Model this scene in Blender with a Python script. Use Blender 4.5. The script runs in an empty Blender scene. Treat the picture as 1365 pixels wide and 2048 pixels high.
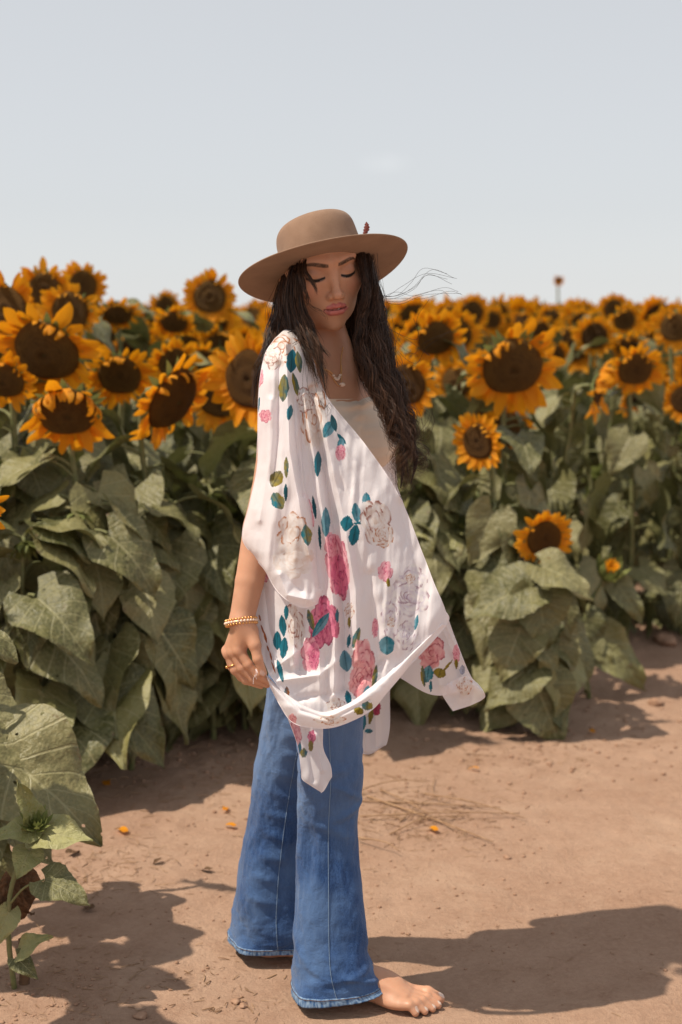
import bpy, bmesh, math, random
import numpy as np
from mathutils import Vector, Matrix

random.seed(7)
rng = np.random.default_rng(7)
R = math.radians
scene = bpy.context.scene
COL = scene.collection

# ------------------------------------------------------------------ camera
CAM_Z = 1.5
FPX = 50.0 / 36.0 * 2048.0            # focal length in photograph pixels
PITCH = math.atan(402.0 / FPX)        # camera tilted down
cam_d = bpy.data.cameras.new('camera')
cam_d.sensor_fit = 'VERTICAL'; cam_d.sensor_height = 36.0; cam_d.sensor_width = 24.0
cam_d.lens = 50.0; cam_d.clip_start = 0.05; cam_d.clip_end = 5000.0
cam_d.dof.use_dof = True; cam_d.dof.focus_distance = 2.93; cam_d.dof.aperture_fstop = 2.9
cam_o = bpy.data.objects.new('camera', cam_d); COL.objects.link(cam_o)
cam_o.location = (0, 0, CAM_Z); cam_o.rotation_euler = (math.pi / 2 - PITCH, 0, 0)
scene.camera = cam_o

# ------------------------------------------------------------------ sky, sun, exposure
SUN_EL = R(60.0); SUN_DIR = np.array([-0.972, -0.235])           # towards the sun (ground plane)
SUN_DIR = SUN_DIR / np.linalg.norm(SUN_DIR)
world = bpy.data.worlds.new('World'); scene.world = world; world.use_nodes = True
wn = world.node_tree.nodes; wl = world.node_tree.links; wn.clear()
w_out = wn.new('ShaderNodeOutputWorld'); w_bg = wn.new('ShaderNodeBackground')
w_sky = wn.new('ShaderNodeTexSky'); w_sky.sky_type = 'NISHITA'; w_sky.sun_disc = False
w_sky.sun_elevation = SUN_EL; w_sky.sun_rotation = math.atan2(SUN_DIR[0], SUN_DIR[1])
w_sky.air_density = 1.0; w_sky.dust_density = 0.22; w_sky.ozone_density = 1.0; w_sky.altitude = 0
w_hsv = wn.new('ShaderNodeHueSaturation'); w_hsv.inputs['Saturation'].default_value = 0.32
w_mix = wn.new('ShaderNodeMix'); w_mix.data_type = 'RGBA'; w_mix.inputs['Factor'].default_value = 0.62          # even summer haze over the whole sky
w_mix.inputs[7].default_value = (7.40, 7.62, 7.92, 1)
w_bg.inputs['Strength'].default_value = 0.102
wl.new(w_sky.outputs['Color'], w_hsv.inputs['Color']); wl.new(w_hsv.outputs['Color'], w_mix.inputs[6])
# one faint wisp of cloud
w_tc = wn.new('ShaderNodeTexCoord'); w_map = wn.new('ShaderNodeMapping'); w_map.vector_type = 'POINT'
w_len = wn.new('ShaderNodeVectorMath'); w_len.operation = 'DISTANCE'
_cb = (1024.0 - 326.0) / FPX; _cd = Vector(((770 - 682.5) / FPX, math.cos(PITCH) + _cb * math.sin(PITCH), -math.sin(PITCH) + _cb * math.cos(PITCH))).normalized()
w_len.inputs[1].default_value = (0, 0, 0); w_map.inputs['Location'].default_value = (-_cd.x * 48, -_cd.y * 36, -_cd.z * 120); w_map.inputs['Scale'].default_value = (48, 36, 120)
w_map.inputs['Rotation'].default_value = (0, 0, 0)
w_nz = wn.new('ShaderNodeTexNoise'); w_nz.inputs['Scale'].default_value = 55; w_nz.inputs['Detail'].default_value = 4
w_mr = wn.new('ShaderNodeMapRange'); w_mr.inputs[1].default_value = 1.05; w_mr.inputs[2].default_value = 0.1; w_mr.inputs[3].default_value = 0; w_mr.inputs[4].default_value = .15
w_mm = wn.new('ShaderNodeMath'); w_mm.operation = 'MULTIPLY'; w_cl = wn.new('ShaderNodeMix'); w_cl.data_type = 'RGBA'; w_cl.inputs[7].default_value = (12, 12, 12, 1)
wl.new(w_tc.outputs['Generated'], w_map.inputs['Vector']); wl.new(w_map.outputs[0], w_len.inputs[0]); wl.new(w_len.outputs['Value'], w_mr.inputs[0])
wl.new(w_tc.outputs['Generated'], w_nz.inputs['Vector']); wl.new(w_mr.outputs[0], w_mm.inputs[0]); wl.new(w_nz.outputs[0], w_mm.inputs[1])
wl.new(w_mm.outputs[0], w_cl.inputs[0]); wl.new(w_mix.outputs[2], w_cl.inputs[6]); wl.new(w_cl.outputs[2], w_bg.inputs['Color'])
wl.new(w_bg.outputs[0], w_out.inputs[0])
sun_d = bpy.data.lights.new('sun', 'SUN'); sun_d.energy = 5.0; sun_d.angle = R(0.7); sun_d.color = (1.0, 0.89, 0.74)
sun_o = bpy.data.objects.new('sun', sun_d); COL.objects.link(sun_o)
_sd = Vector((SUN_DIR[0] * math.cos(SUN_EL), SUN_DIR[1] * math.cos(SUN_EL), math.sin(SUN_EL)))
sun_o.rotation_euler = _sd.to_track_quat('Z', 'Y').to_euler(); sun_o.location = (-6, -2, 12)
vs = scene.view_settings
vs.view_transform = 'Standard'; vs.look = 'None'; vs.gamma = 1.0; vs.exposure = 0.0; vs.use_curve_mapping = False
scene.render.engine = 'CYCLES'
scene.cycles.use_denoising = True
scene.cycles.max_bounces = 8; scene.cycles.transparent_max_bounces = 12
scene.cycles.sample_clamp_indirect = 6.0

# ------------------------------------------------------------------ helpers
_cp, _sp = math.cos(PITCH), math.sin(PITCH)
def W(px, py, Y):
    """the point at distance Y (world +Y) seen at a photograph pixel"""
    a = (px - 682.5) / FPX; b = (1024.0 - py) / FPX
    dx, dy, dz = a, _cp + b * _sp, -_sp + b * _cp
    t = Y / dy
    return np.stack(np.broadcast_arrays(dx * t, Y + 0 * t, CAM_Z + dz * t), -1)
def G(px, py, z=0.0):
    """the point of the plane at height z seen at a photograph pixel"""
    a = (px - 682.5) / FPX; b = (1024.0 - py) / FPX
    dx, dy, dz = a, _cp + b * _sp, -_sp + b * _cp
    t = (z - CAM_Z) / dz
    return np.array([dx * t, dy * t, z])
def to_px(P):
    P = np.asarray(P, float); v = P - np.array([0, 0, CAM_Z])
    f = v[..., 1] * _cp - v[..., 2] * _sp; u = v[..., 1] * _sp + v[..., 2] * _cp
    return 682.5 + FPX * v[..., 0] / f, 1024.0 - FPX * u / f

def mesh_np(name, verts, faces, smooth=True):
    """mesh from numpy arrays; faces an (n,3|4) array or a list of such arrays"""
    verts = np.ascontiguousarray(verts, np.float32).reshape(-1, 3)
    if isinstance(faces, np.ndarray): faces = [faces]
    faces = [np.ascontiguousarray(f, np.int32) for f in faces if len(f)]
    me = bpy.data.meshes.new(name)
    me.vertices.add(len(verts)); me.vertices.foreach_set('co', verts.ravel())
    loops = np.concatenate([f.ravel() for f in faces])
    tot = np.concatenate([np.full(len(f), f.shape[1], np.int32) for f in faces])
    start = np.concatenate([[0], np.cumsum(tot)[:-1]]).astype(np.int32)
    me.loops.add(len(loops)); me.loops.foreach_set('vertex_index', loops)
    me.polygons.add(len(tot)); me.polygons.foreach_set('loop_start', start); me.polygons.foreach_set('loop_total', tot)
    if smooth: me.polygons.foreach_set('use_smooth', np.ones(len(tot), bool))
    me.update(calc_edges=True)
    return me
def set_col(me, cols, name='Col'):
    a = me.color_attributes.new(name, 'FLOAT_COLOR', 'POINT')
    c = np.ones((len(me.vertices), 4), np.float32); c[:, :cols.shape[1]] = cols
    a.data.foreach_set('color', c.ravel())
def set_uv(me, uv):
    """uv per vertex"""
    l = me.uv_layers.new(name='UVMap'); idx = np.empty(len(me.loops), np.int32)
    me.loops.foreach_get('vertex_index', idx)
    l.data.foreach_set('uv', np.ascontiguousarray(uv[idx], np.float32).ravel())
def obj(name, me, mat=None, parent=None):
    o = bpy.data.objects.new(name, me); COL.objects.link(o)
    if mat is not None:
        mats = mat if isinstance(mat, (list, tuple)) else [mat]
        for m in mats:
            if m.name not in [x.name for x in me.materials if x]: me.materials.append(m)
    if parent is not None: o.parent = parent
    return o
def tag(o, label=None, cat=None, group=None, kind=None):
    if label: o['label'] = label
    if cat: o['category'] = cat
    if group: o['group'] = group
    if kind: o['kind'] = kind
    return o
def grid_faces(nr, nc, closed=False):
    r = np.arange(nr - 1)[:, None]; c = np.arange(nc if closed else nc - 1)[None]
    c1 = (c + 1) % nc
    return np.stack([r * nc + c, r * nc + c1, (r + 1) * nc + c1, (r + 1) * nc + c], -1).reshape(-1, 4)
def spline(pts, n):
    """Catmull-Rom through pts (k,d) at n uniform parameters"""
    p = np.asarray(pts, float); k = len(p)
    if k == 1: return np.repeat(p, n, 0)
    u = np.linspace(0, k - 1, n); i = np.clip(u.astype(int), 0, k - 2); f = (u - i).reshape((-1,) + (1,) * (p.ndim - 1))
    g = lambda j: p[np.clip(j, 0, k - 1)]
    p0, p1, p2, p3 = g(i - 1), g(i), g(i + 1), g(i + 2)
    p0 = np.where((i == 0).reshape(f.shape), 2 * p1 - p2, p0); p3 = np.where((i == k - 2).reshape(f.shape), 2 * p2 - p1, p3)
    return 0.5 * ((2 * p1) + (-p0 + p2) * f + (2 * p0 - 5 * p1 + 4 * p2 - p3) * f ** 2 + (-p0 + 3 * p1 - 3 * p2 + p3) * f ** 3)
def tube_arrays(paths, radii, ns=3):
    """paths (m,n,3), radii (m,n) -> verts, quads of m tubes"""
    m, n, _ = paths.shape
    t = np.gradient(paths, axis=1); t /= np.linalg.norm(t, axis=2, keepdims=True) + 1e-12
    ref = np.where(np.abs(t[..., 2:3]) > 0.9, np.array([1.0, 0, 0]), np.array([0, 0, 1.0]))
    a = np.cross(t, ref); a /= np.linalg.norm(a, axis=2, keepdims=True) + 1e-12; b = np.cross(t, a)
    ang = np.arange(ns) * 2 * np.pi / ns
    v = paths[:, :, None] + radii[:, :, None, None] * (a[:, :, None] * np.cos(ang)[None, None, :, None] + b[:, :, None] * np.sin(ang)[None, None, :, None])
    f = grid_faces(n, ns, True)
    faces = (f[None] + (np.arange(m) * n * ns)[:, None, None]).reshape(-1, 4)
    return v.reshape(-1, 3), faces
def tube_mesh(name, path, rad, ns=8):
    path = np.asarray(path, float); rad = np.broadcast_to(np.asarray(rad, float), (len(path),))
    v, f = tube_arrays(path[None], rad[None], ns)
    n = len(path); v = np.vstack([v, path[:1], path[-1:]])
    k = np.arange(ns); c0 = np.stack([(k + 1) % ns, k, np.full(ns, n * ns)], 1)
    c1 = np.stack([(n - 1) * ns + k, (n - 1) * ns + (k + 1) % ns, np.full(ns, n * ns + 1)], 1)
    return mesh_np(name, v, [f, np.vstack([c0, c1])])
_perm = rng.permutation(512)
_lat = rng.random((64, 64, 64)).astype(np.float32) * 2 - 1
def vnoise(p):
    """smooth value noise, p (...,3)"""
    p = np.asarray(p, float); i = np.floor(p).astype(int); f = p - i; f = f * f * (3 - 2 * f)
    out = 0
    for dx in (0, 1):
        for dy in (0, 1):
            for dz in (0, 1):
                w = (f[..., 0] if dx else 1 - f[..., 0]) * (f[..., 1] if dy else 1 - f[..., 1]) * (f[..., 2] if dz else 1 - f[..., 2])
                out = out + w * _lat[(i[..., 0] + dx) & 63, (i[..., 1] + dy) & 63, (i[..., 2] + dz) & 63]
    return out
def fbm(p, o=4):
    s = 0; a = 1.0; p = np.asarray(p, float)
    for k in range(o): s = s + a * vnoise(p * 2 ** k + 17.3 * k); a *= 0.5
    return s
def bstack(*a): return np.stack(np.broadcast_arrays(*[np.asarray(q, float) for q in a]), -1)
def vn2(x, y, z=0.0): return vnoise(np.stack(np.broadcast_arrays(x, y, z), -1))

# ------------------------------------------------------------------ material helpers
class Mat:
    def __init__(s, name):
        s.m = bpy.data.materials.new(name); s.m.use_nodes = True
        s.t = s.m.node_tree; s.n = s.t.nodes; s.n.clear()
        s.out = s.n.new('ShaderNodeOutputMaterial')
    def new(s, kind, ins=None, **kw):
        n = s.n.new(kind)
        for k, v in kw.items(): setattr(n, k, v)
        for k, v in (ins or {}).items(): s.put(n.inputs[k], v)
        return n
    def put(s, sock, v):
        if isinstance(v, bpy.types.NodeSocket): s.t.links.new(v, sock)
        elif isinstance(v, bpy.types.Node): s.t.links.new(v.outputs[0], sock)
        else:
            if sock.type == 'RGBA' and len(v) == 3: v = (*v, 1.0)
            sock.default_value = v
    def math(s, op, a, b=None, c=None, clamp=False):
        n = s.n.new('ShaderNodeMath'); n.operation = op; n.use_clamp = clamp
        for i, v in enumerate((a, b, c)):
            if v is not None: s.put(n.inputs[i], v)
        return n.outputs[0]
    def mix(s, f, a, b, blend='MIX'):
        n = s.n.new('ShaderNodeMix'); n.data_type = 'RGBA'; n.blend_type = blend; n.clamp_factor = True
        s.put(n.inputs[0], f); s.put(n.inputs[6], a); s.put(n.inputs[7], b)
        return n.outputs[2]
    def ramp(s, f, stops):
        n = s.n.new('ShaderNodeValToRGB'); s.put(n.inputs[0], f); e = n.color_ramp.elements
        while len(e) < len(stops): e.new(0.5)
        for q, (p, c) in zip(e, stops): q.position = p; q.color = (*c, 1) if len(c) == 3 else c
        return n.outputs[0]
    def mapr(s, v, a, b, c=0.0, d=1.0):
        n = s.n.new('ShaderNodeMapRange'); s.put(n.inputs[0], v)
        for i, q in enumerate((a, b, c, d)): n.inputs[i + 1].default_value = q
        return n.outputs[0]
    def noise(s, scale, detail=4, rough=0.55, vec=None, dist=0.0):
        n = s.n.new('ShaderNodeTexNoise'); n.inputs['Scale'].default_value = scale; n.inputs['Detail'].default_value = detail
        n.inputs['Roughness'].default_value = rough; n.inputs['Distortion'].default_value = dist
        if vec is not None: s.put(n.inputs['Vector'], vec)
        return n.outputs[0]
    def coord(s, w='Object'):
        n = s.n.new('ShaderNodeTexCoord'); return n.outputs[w]
    def bump(s, h, strength=0.3, dist=0.01, normal=None):
        n = s.n.new('ShaderNodeBump'); n.inputs['Strength'].default_value = strength; n.inputs['Distance'].default_value = dist
        s.put(n.inputs['Height'], h)
        if normal is not None: s.put(n.inputs['Normal'], normal)
        return n.outputs[0]
    def bsdf(s, color, rough=0.6, normal=None, spec=0.4, **kw):
        n = s.n.new('ShaderNodeBsdfPrincipled'); s.put(n.inputs['Base Color'], color); s.put(n.inputs['Roughness'], rough)
        s.put(n.inputs['Specular IOR Level'], spec)
        if normal is not None: s.put(n.inputs['Normal'], normal)
        for k, v in kw.items(): s.put(n.inputs[k.replace('_', ' ')], v)
        return n.outputs[0]
    def translucent(s, sh, color, f, normal=None):
        t = s.n.new('ShaderNodeBsdfTranslucent'); s.put(t.inputs[0], color)
        if normal is not None: s.put(t.inputs[1], normal)
        m = s.n.new('ShaderNodeMixShader'); s.put(m.inputs[0], f); s.put(m.inputs[1], sh); s.put(m.inputs[2], t.outputs[0])
        return m.outputs[0]
    def transparent(s, sh, f):
        t = s.n.new('ShaderNodeBsdfTransparent')
        m = s.n.new('ShaderNodeMixShader'); s.put(m.inputs[0], f); s.put(m.inputs[1], sh); s.put(m.inputs[2], t.outputs[0])
        return m.outputs[0]
    def done(s, sh):
        s.t.links.new(sh, s.out.inputs[0]); return s.m

# ================================================================== ground
def axis_lines(fine_a, fine_b, step, far_a, far_b, grow=1.12):
    c = list(np.arange(fine_a, fine_b + 1e-6, step)); s = step
    while c[-1] < far_b: s *= grow; c.append(c[-1] + s)
    s = step
    while c[0] > far_a: s *= grow; c.insert(0, c[0] - s)
    return np.array(c)
GX = axis_lines(-1.15, 1.5, .0125, -900, 900); GY = axis_lines(2.5, 6.4, .0125, -400, 1500)
# the edge of the field: the planted strip begins beyond this line
EDGE = np.array([[-6.0, 1.6], [-1.6, 3.55], [-1.0, 4.15], [-.55, 4.62], [.0, 4.95], [.6, 5.25], [1.0, 5.75], [1.35, 6.35], [2.2, 6.9], [8.0, 9.5]])
def edge_y(x): return np.interp(x, EDGE[:, 0], EDGE[:, 1])
def ground_z(x, y):
    p = bstack(x, y, 0.0)
    near = np.exp(-((np.clip(np.abs(x) - 1.6, 0, None)) / 1.0) ** 2) * np.exp(-(np.clip(y - 6.6, 0, None) / 1.5) ** 2)
    z = .012 * vnoise(p * 1.7) * near
    # soil heaped under the plants, loose and cloddy
    e = y - edge_y(x); hp = 1 / (1 + np.exp(-(e + .12) / .10))
    z = z + hp * .035 * near
    cl = fbm(p * 14 + 3, 4); z = z + near * (.0022 * cl + hp * .016 * np.abs(fbm(p * 9 + 8, 4)))
    z = z + near * .0018 * fbm(p * 38 + 5, 3) + near * .006 * np.clip(fbm(p * 5.0 + 9, 3), 0, 2) * np.exp(-((y - 3.9) / .9) ** 2) * .6
    # flatten beneath the feet
    for c in (FR_C, FL_C): z = z * (1 - np.exp(-(((x - c[0]) / .17) ** 2 + ((y - c[1]) / .10) ** 2)))
    return z
FR_C = G(755, 2010); FL_C = G(600, 1905)
XX, YY = np.meshgrid(GX, GY); ZZ = ground_z(XX, YY)
gm = mesh_np('ground', bstack(XX, YY, ZZ).reshape(-1, 3), grid_faces(len(GY), len(GX)))
mk = Mat('dry_soil'); oc = mk.coord()
n1 = mk.noise(1.1, 4, .6, oc); n2 = mk.noise(9, 5, .65, oc); n3 = mk.noise(70, 5, .7, oc); n4 = mk.noise(420, 3, .7, oc)
c = mk.mix(mk.mapr(n1, .35, .68), (.375, .232, .158), (.470, .310, .220))
c = mk.mix(mk.mapr(n2, .40, .72, 0, .55), c, (.290, .165, .105))
c = mk.mix(mk.mapr(n3, .42, .66, 0, .45), c, (.49, .325, .228))
c = mk.mix(mk.mapr(n4, .5, .75, 0, .40), c, (.20, .11, .07))
n6 = mk.noise(3.2, 5, .7, oc, .6); c = mk.mix(mk.mapr(n6, .52, .70, 0, .45), c, (.50, .345, .245))
vo = mk.new('ShaderNodeTexVoronoi', {'Vector': oc, 'Scale': 60.0}, feature='F1'); sp = mk.mapr(vo.outputs['Distance'], .10, .16, 1, 0)
selv = mk.mapr(vo.outputs['Color'], .78, .80, 0, 1)
mps = mk.new('ShaderNodeMapping', {'Vector': oc, 'Scale': (7, 26, 10), 'Rotation': (0, 0, .35)}); n5 = mk.noise(1.0, 5, .65, mps.outputs[0], .8)
h = mk.math('ADD', mk.math('ADD', mk.math('MULTIPLY', n3, 1.1), mk.math('MULTIPLY', n5, 1.1)), mk.math('ADD', mk.math('MULTIPLY', n4, .40), mk.math('MULTIPLY', n2, 1.6)))
b1 = mk.bump(h, .65, .016)
MAT_SOIL = mk.done(mk.bsdf(c, .95, b1, .12))
GROUND = tag(obj('ground', gm, MAT_SOIL), kind='structure')
GROUND['label'] = 'dry reddish brown dirt path at the edge of the field'
def gz(x, y):
    i = min(max(int(np.searchsorted(GX, x)) - 1, 0), len(GX) - 2); j = min(max(int(np.searchsorted(GY, y)) - 1, 0), len(GY) - 2)
    u = (x - GX[i]) / (GX[i + 1] - GX[i]); v = (y - GY[j]) / (GY[j + 1] - GY[j])
    return float(ZZ[j, i] * (1 - u) * (1 - v) + ZZ[j, i + 1] * u * (1 - v) + ZZ[j + 1, i] * (1 - u) * v + ZZ[j + 1, i + 1] * u * v)

# ================================================================== sunflowers
prng = random.Random(21)
# ---- materials
def leaf_mat(name, base, base2, dust, holes):
    mk = Mat(name); uv = mk.coord('UV'); oc = mk.coord('Object'); sx = mk.new('ShaderNodeSeparateXYZ', {0: uv})
    oi = mk.new('ShaderNodeObjectInfo'); rnd = oi.outputs['Random']
    u = mk.math('ABSOLUTE', mk.math('SUBTRACT', mk.math('MULTIPLY', sx.outputs[0], 2.0), 1.0)); v = sx.outputs[1]
    midrib = mk.mapr(u, .018, .05, 1, 0)
    vv = mk.math('SUBTRACT', v, mk.math('MULTIPLY', mk.math('POWER', u, .8), .30))
    fr = mk.math('ABSOLUTE', mk.math('SUBTRACT', mk.math('FRACT', mk.math('MULTIPLY', vv, 6.5)), .5))
    side = mk.mapr(fr, .430, .475, 0, 1)
    vein = mk.math('MAXIMUM', midrib, mk.math('MULTIPLY', side, .8))
    n1 = mk.noise(5, 4, .6, oc); n2 = mk.noise(30, 3, .6, oc); shf = mk.new('ShaderNodeVectorMath', {0: oc}, operation='ADD')
    cmb = mk.new('ShaderNodeCombineXYZ', {0: mk.math('MULTIPLY', rnd, 37.0), 1: mk.math('MULTIPLY', rnd, 11.0)}); mk.put(shf.inputs[1], cmb.outputs[0])
    c = mk.mix(mk.mapr(n1, .3, .7), base, base2)
    c = mk.mix(mk.mapr(n2, .45, .75, 0, .45), c, dust)
    c = mk.mix(mk.mapr(rnd, .2, 1.0, 0, .42), c, dust)
    yel = mk.mapr(rnd, .82, 1.0, 0, .45); c = mk.mix(yel, c, (.20, .19, .045))
    c = mk.mix(mk.math('MULTIPLY', vein, .70), c, (.36, .33, .17))
    brn = mk.noise(7, 4, .65, shf.outputs[0]); edge = mk.mapr(u, .75, 1.0, 0, .10)
    c = mk.mix(mk.mapr(mk.math('ADD', brn, edge), .70, .78, 0, .8), c, (.16, .085, .04))
    geo = mk.new('ShaderNodeNewGeometry'); c = mk.mix(mk.math('MULTIPLY', geo.outputs['Backfacing'], .45), c, (.21, .22, .12))
    bp = mk.bump(mk.math('ADD', mk.math('MULTIPLY', vein, -.7), mk.math('ADD', mk.math('MULTIPLY', n2, .35), mk.math('MULTIPLY', mk.noise(9, 2, .5, oc), .8))), .35, .04)
    c = mk.mix(mk.mapr(mk.math('FRACT', mk.math('MULTIPLY', rnd, 7.31)), 0, 1, 0, .55), c, mk.mix(1.0, c, (.55, .62, .50), 'MULTIPLY'))
    sh = mk.bsdf(c, mk.mapr(n2, .3, .7, .42, .58), bp, .55)
    sh = mk.translucent(sh, mk.mix(.5, c, (.20, .24, .03)), .09, bp)
    if holes:
        vo = mk.new('ShaderNodeTexVoronoi', {'Vector': shf.outputs[0], 'Scale': 9.0, 'Randomness': 1.0})
        hm = mk.math('MULTIPLY', mk.mapr(vo.outputs['Distance'], .13, .14, 1, 0), mk.math('GREATER_THAN', mk.noise(4, 2, .5, shf.outputs[0]), .56))
        sh = mk.transparent(sh, hm)
    return mk.done(sh)
MAT_LEAF = leaf_mat('sunflower_leaf', (.058, .064, .016), (.128, .122, .036), (.450, .385, .185), True)
MAT_LEAF_Y = leaf_mat('young_leaf', (.26, .26, .085), (.33, .31, .12), (.44, .40, .20), True)
mk = Mat('stem'); n = mk.noise(40, 3, .6, mk.coord()); MAT_STEM = mk.done(mk.bsdf(mk.mix(mk.mapr(n, .3, .7), (.13, .15, .055), (.23, .21, .10)), .7, mk.bump(n, .4, .01), .25))
mk = Mat('bract'); n = mk.noise(60, 2, .6, mk.coord()); c = mk.mix(mk.mapr(n, .3, .7), (.14, .18, .045), (.26, .27, .09)); MAT_BRACT = mk.done(mk.translucent(mk.bsdf(c, .6), c, .3))
mk = Mat('petal'); uv = mk.coord('UV'); sx = mk.new('ShaderNodeSeparateXYZ', {0: uv}); oi = mk.new('ShaderNodeObjectInfo')
mp = mk.new('ShaderNodeMapping', {'Vector': uv, 'Scale': (26, 1.2, 1)}); st = mk.noise(1.0, 3, .6, mp.outputs[0])
c = mk.mix(mk.mapr(sx.outputs[1], 0, .8), (.80, .270, .004), (.90, .370, .008)); c = mk.mix(mk.mapr(st, .4, .7, 0, .5), c, (.70, .23, .003)); c = mk.mix(mk.math('MULTIPLY', oi.outputs['Random'], .35), c, (.90, .44, .03))
MAT_PETAL = mk.done(mk.translucent(mk.bsdf(c, .55, mk.bump(st, .5, .01), .3), c, .38))
def disc_mat(name, rim, mid, core):
    mk = Mat(name); uv = mk.coord('UV'); oc = mk.coord(); sx = mk.new('ShaderNodeSeparateXYZ', {0: uv})
    vo = mk.new('ShaderNodeTexVoronoi', {'Vector': oc, 'Scale': 34.0, 'Randomness': .55}); r = sx.outputs[1]
    c = mk.ramp(r, [(0, core), (.22, mid), (.60, mid), (.85, rim), (1, rim)])
    c = mk.mix(mk.mapr(vo.outputs['Distance'], .0, .5, .55, 0), c, (.02, .009, .004)) if False else mk.mix(mk.mapr(vo.outputs['Distance'], .25, .6, 0, .75), c, (.130, .066, .020))
    c = mk.mix(mk.mapr(mk.noise(4, 3, .6, oc), .5, .75, 0, .4), c, (.10, .045, .012))
    return mk.done(mk.bsdf(c, .8, mk.bump(mk.math('SUBTRACT', 1.0, vo.outputs['Distance']), .9, .12), .2))
MAT_DISC = [disc_mat('seed_disc_brown', (.420, .215, .044), (.320, .160, .038), (.170, .078, .022)), disc_mat('seed_disc_tawny', (.22, .090, .008), (.15, .062, .008), (.07, .026, .006)), disc_mat('seed_disc_orange', (.33, .13, .006), (.26, .10, .008), (.17, .065, .006))]

# ---- petal meshes (unit length along +y, up +z)
def petal_mesh(name, bend, w, twist, n=9, m=5, seed=0):
    t = np.linspace(0, 1, n); ang = bend * t ** 1.3; ds = 1 / (n - 1)
    yy = np.concatenate([[0], np.cumsum(np.cos(ang[:-1]) * ds)]); zz = np.concatenate([[0], np.cumsum(np.sin(ang[:-1]) * ds)])
    wid = w * (np.sin(np.pi * np.clip(t * .80 + .20, 0, 1)) ** .6) * (1 + .1 * vn2(t * 4, seed))
    wid[-1] = .004
    s = np.linspace(-1, 1, m); x = wid[:, None] * s[None]
    groove = .05 * (np.abs(s) ** 2)[None] * np.sin(np.pi * t)[:, None] + .018 * np.cos(s * 7)[None] * np.sin(np.pi * t)[:, None]
    nz = -np.sin(ang)[:, None]; nzz = np.cos(ang)[:, None]
    ta = (twist * t)[:, None]
    P = bstack(x * np.cos(ta), yy[:, None] + groove * nz, zz[:, None] + groove * nzz + x * np.sin(ta))
    P[..., 0] += .06 * vn2(t * 2.5, seed + 7)[:, None]
    me = mesh_np(name, P.reshape(-1, 3), grid_faces(n, m)); set_uv(me, bstack((s[None] + 1) / 2, t[:, None]).reshape(-1, 2)); me.materials.append(MAT_PETAL)
    return me
PETALS = {'flat': [petal_mesh('petal', b, w, tw, seed=i) for i, (b, w, tw) in enumerate(((.25, .23, .2), (-.2, .25, -.2), (.5, .22, .35), (.05, .26, -.3)))],
          'over': [petal_mesh('petal', b, w, tw, seed=20 + i) for i, (b, w, tw) in enumerate(((2.1, .21, .5), (2.5, .19, -.5), (1.7, .22, .2)))],
          'back': [petal_mesh('petal', b, w, tw, seed=40 + i) for i, (b, w, tw) in enumerate(((-.8, .23, .3), (-1.2, .20, -.4), (-.5, .24, .2)))]}
def bract_mesh(name, bend):
    n, m = 6, 3; t = np.linspace(0, 1, n); ang = bend * t; yy = np.concatenate([[0], np.cumsum(np.cos(ang[:-1]) / 5)]); zz = np.concatenate([[0], np.cumsum(np.sin(ang[:-1]) / 5)])
    wid = .22 * (1 - t) ** .7 * (.6 + .8 * np.sin(np.pi * t)); wid[-1] = .003; s = np.linspace(-1, 1, m)
    P = bstack(wid[:, None] * s[None], yy[:, None], zz[:, None] + .05 * np.abs(s)[None] * (1 - t)[:, None])
    me = mesh_np(name, P.reshape(-1, 3), grid_faces(n, m)); me.materials.append(MAT_BRACT); return me
BRACTS = [bract_mesh('bract', b) for b in (.4, .9, -.3)]
def disc_mesh(name, dome, mat, nr=14, na=40):
    r = np.linspace(0.02, 1, nr); a = np.linspace(0, 2 * np.pi, na, endpoint=False)
    z = dome * (1 - r ** 2.4) - .10 * np.exp(-(r / .22) ** 2) + .03 * np.sin(r * 9)
    wob = 1 + .03 * np.sin(3 * a + dome * 30) + .02 * np.sin(5 * a)
    P = bstack(r[:, None] * np.cos(a) * wob, r[:, None] * np.sin(a) * wob, z[:, None])
    zz = P[..., 2] + .012 * fbm(P * 7, 2); P[..., 2] = zz
    # rounded rim down to the bracts
    rim = P[-1:] * np.array([1.03, 1.03, 1]) - np.array([0, 0, .07]); rim2 = P[-1:] * np.array([.96, .96, 1]) - np.array([0, 0, .16])
    P = np.concatenate([P, rim, rim2]); me = mesh_np(name, P.reshape(-1, 3), grid_faces(nr + 2, na, True))
    set_uv(me, bstack((a / (2 * np.pi))[None], np.concatenate([r, [1, 1]])[:, None]).reshape(-1, 2)); me.materials.append(mat); return me
DISCS = {(d, k): disc_mesh('seed_disc', d, MAT_DISC[k]) for d in (.12, .30) for k in range(3)}
def back_mesh(name):
    nr, na = 8, 24; r = np.linspace(1, .10, nr); a = np.linspace(0, 2 * np.pi, na, endpoint=False); z = -.14 - .32 * (1 - r ** 1.6)
    P = bstack(r[:, None] * np.cos(a), r[:, None] * np.sin(a), z[:, None]); me = mesh_np(name, P.reshape(-1, 3), grid_faces(nr, na, True)[:, ::-1]); me.materials.append(MAT_BRACT); return me
BACK = back_mesh('flower_back')
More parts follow.
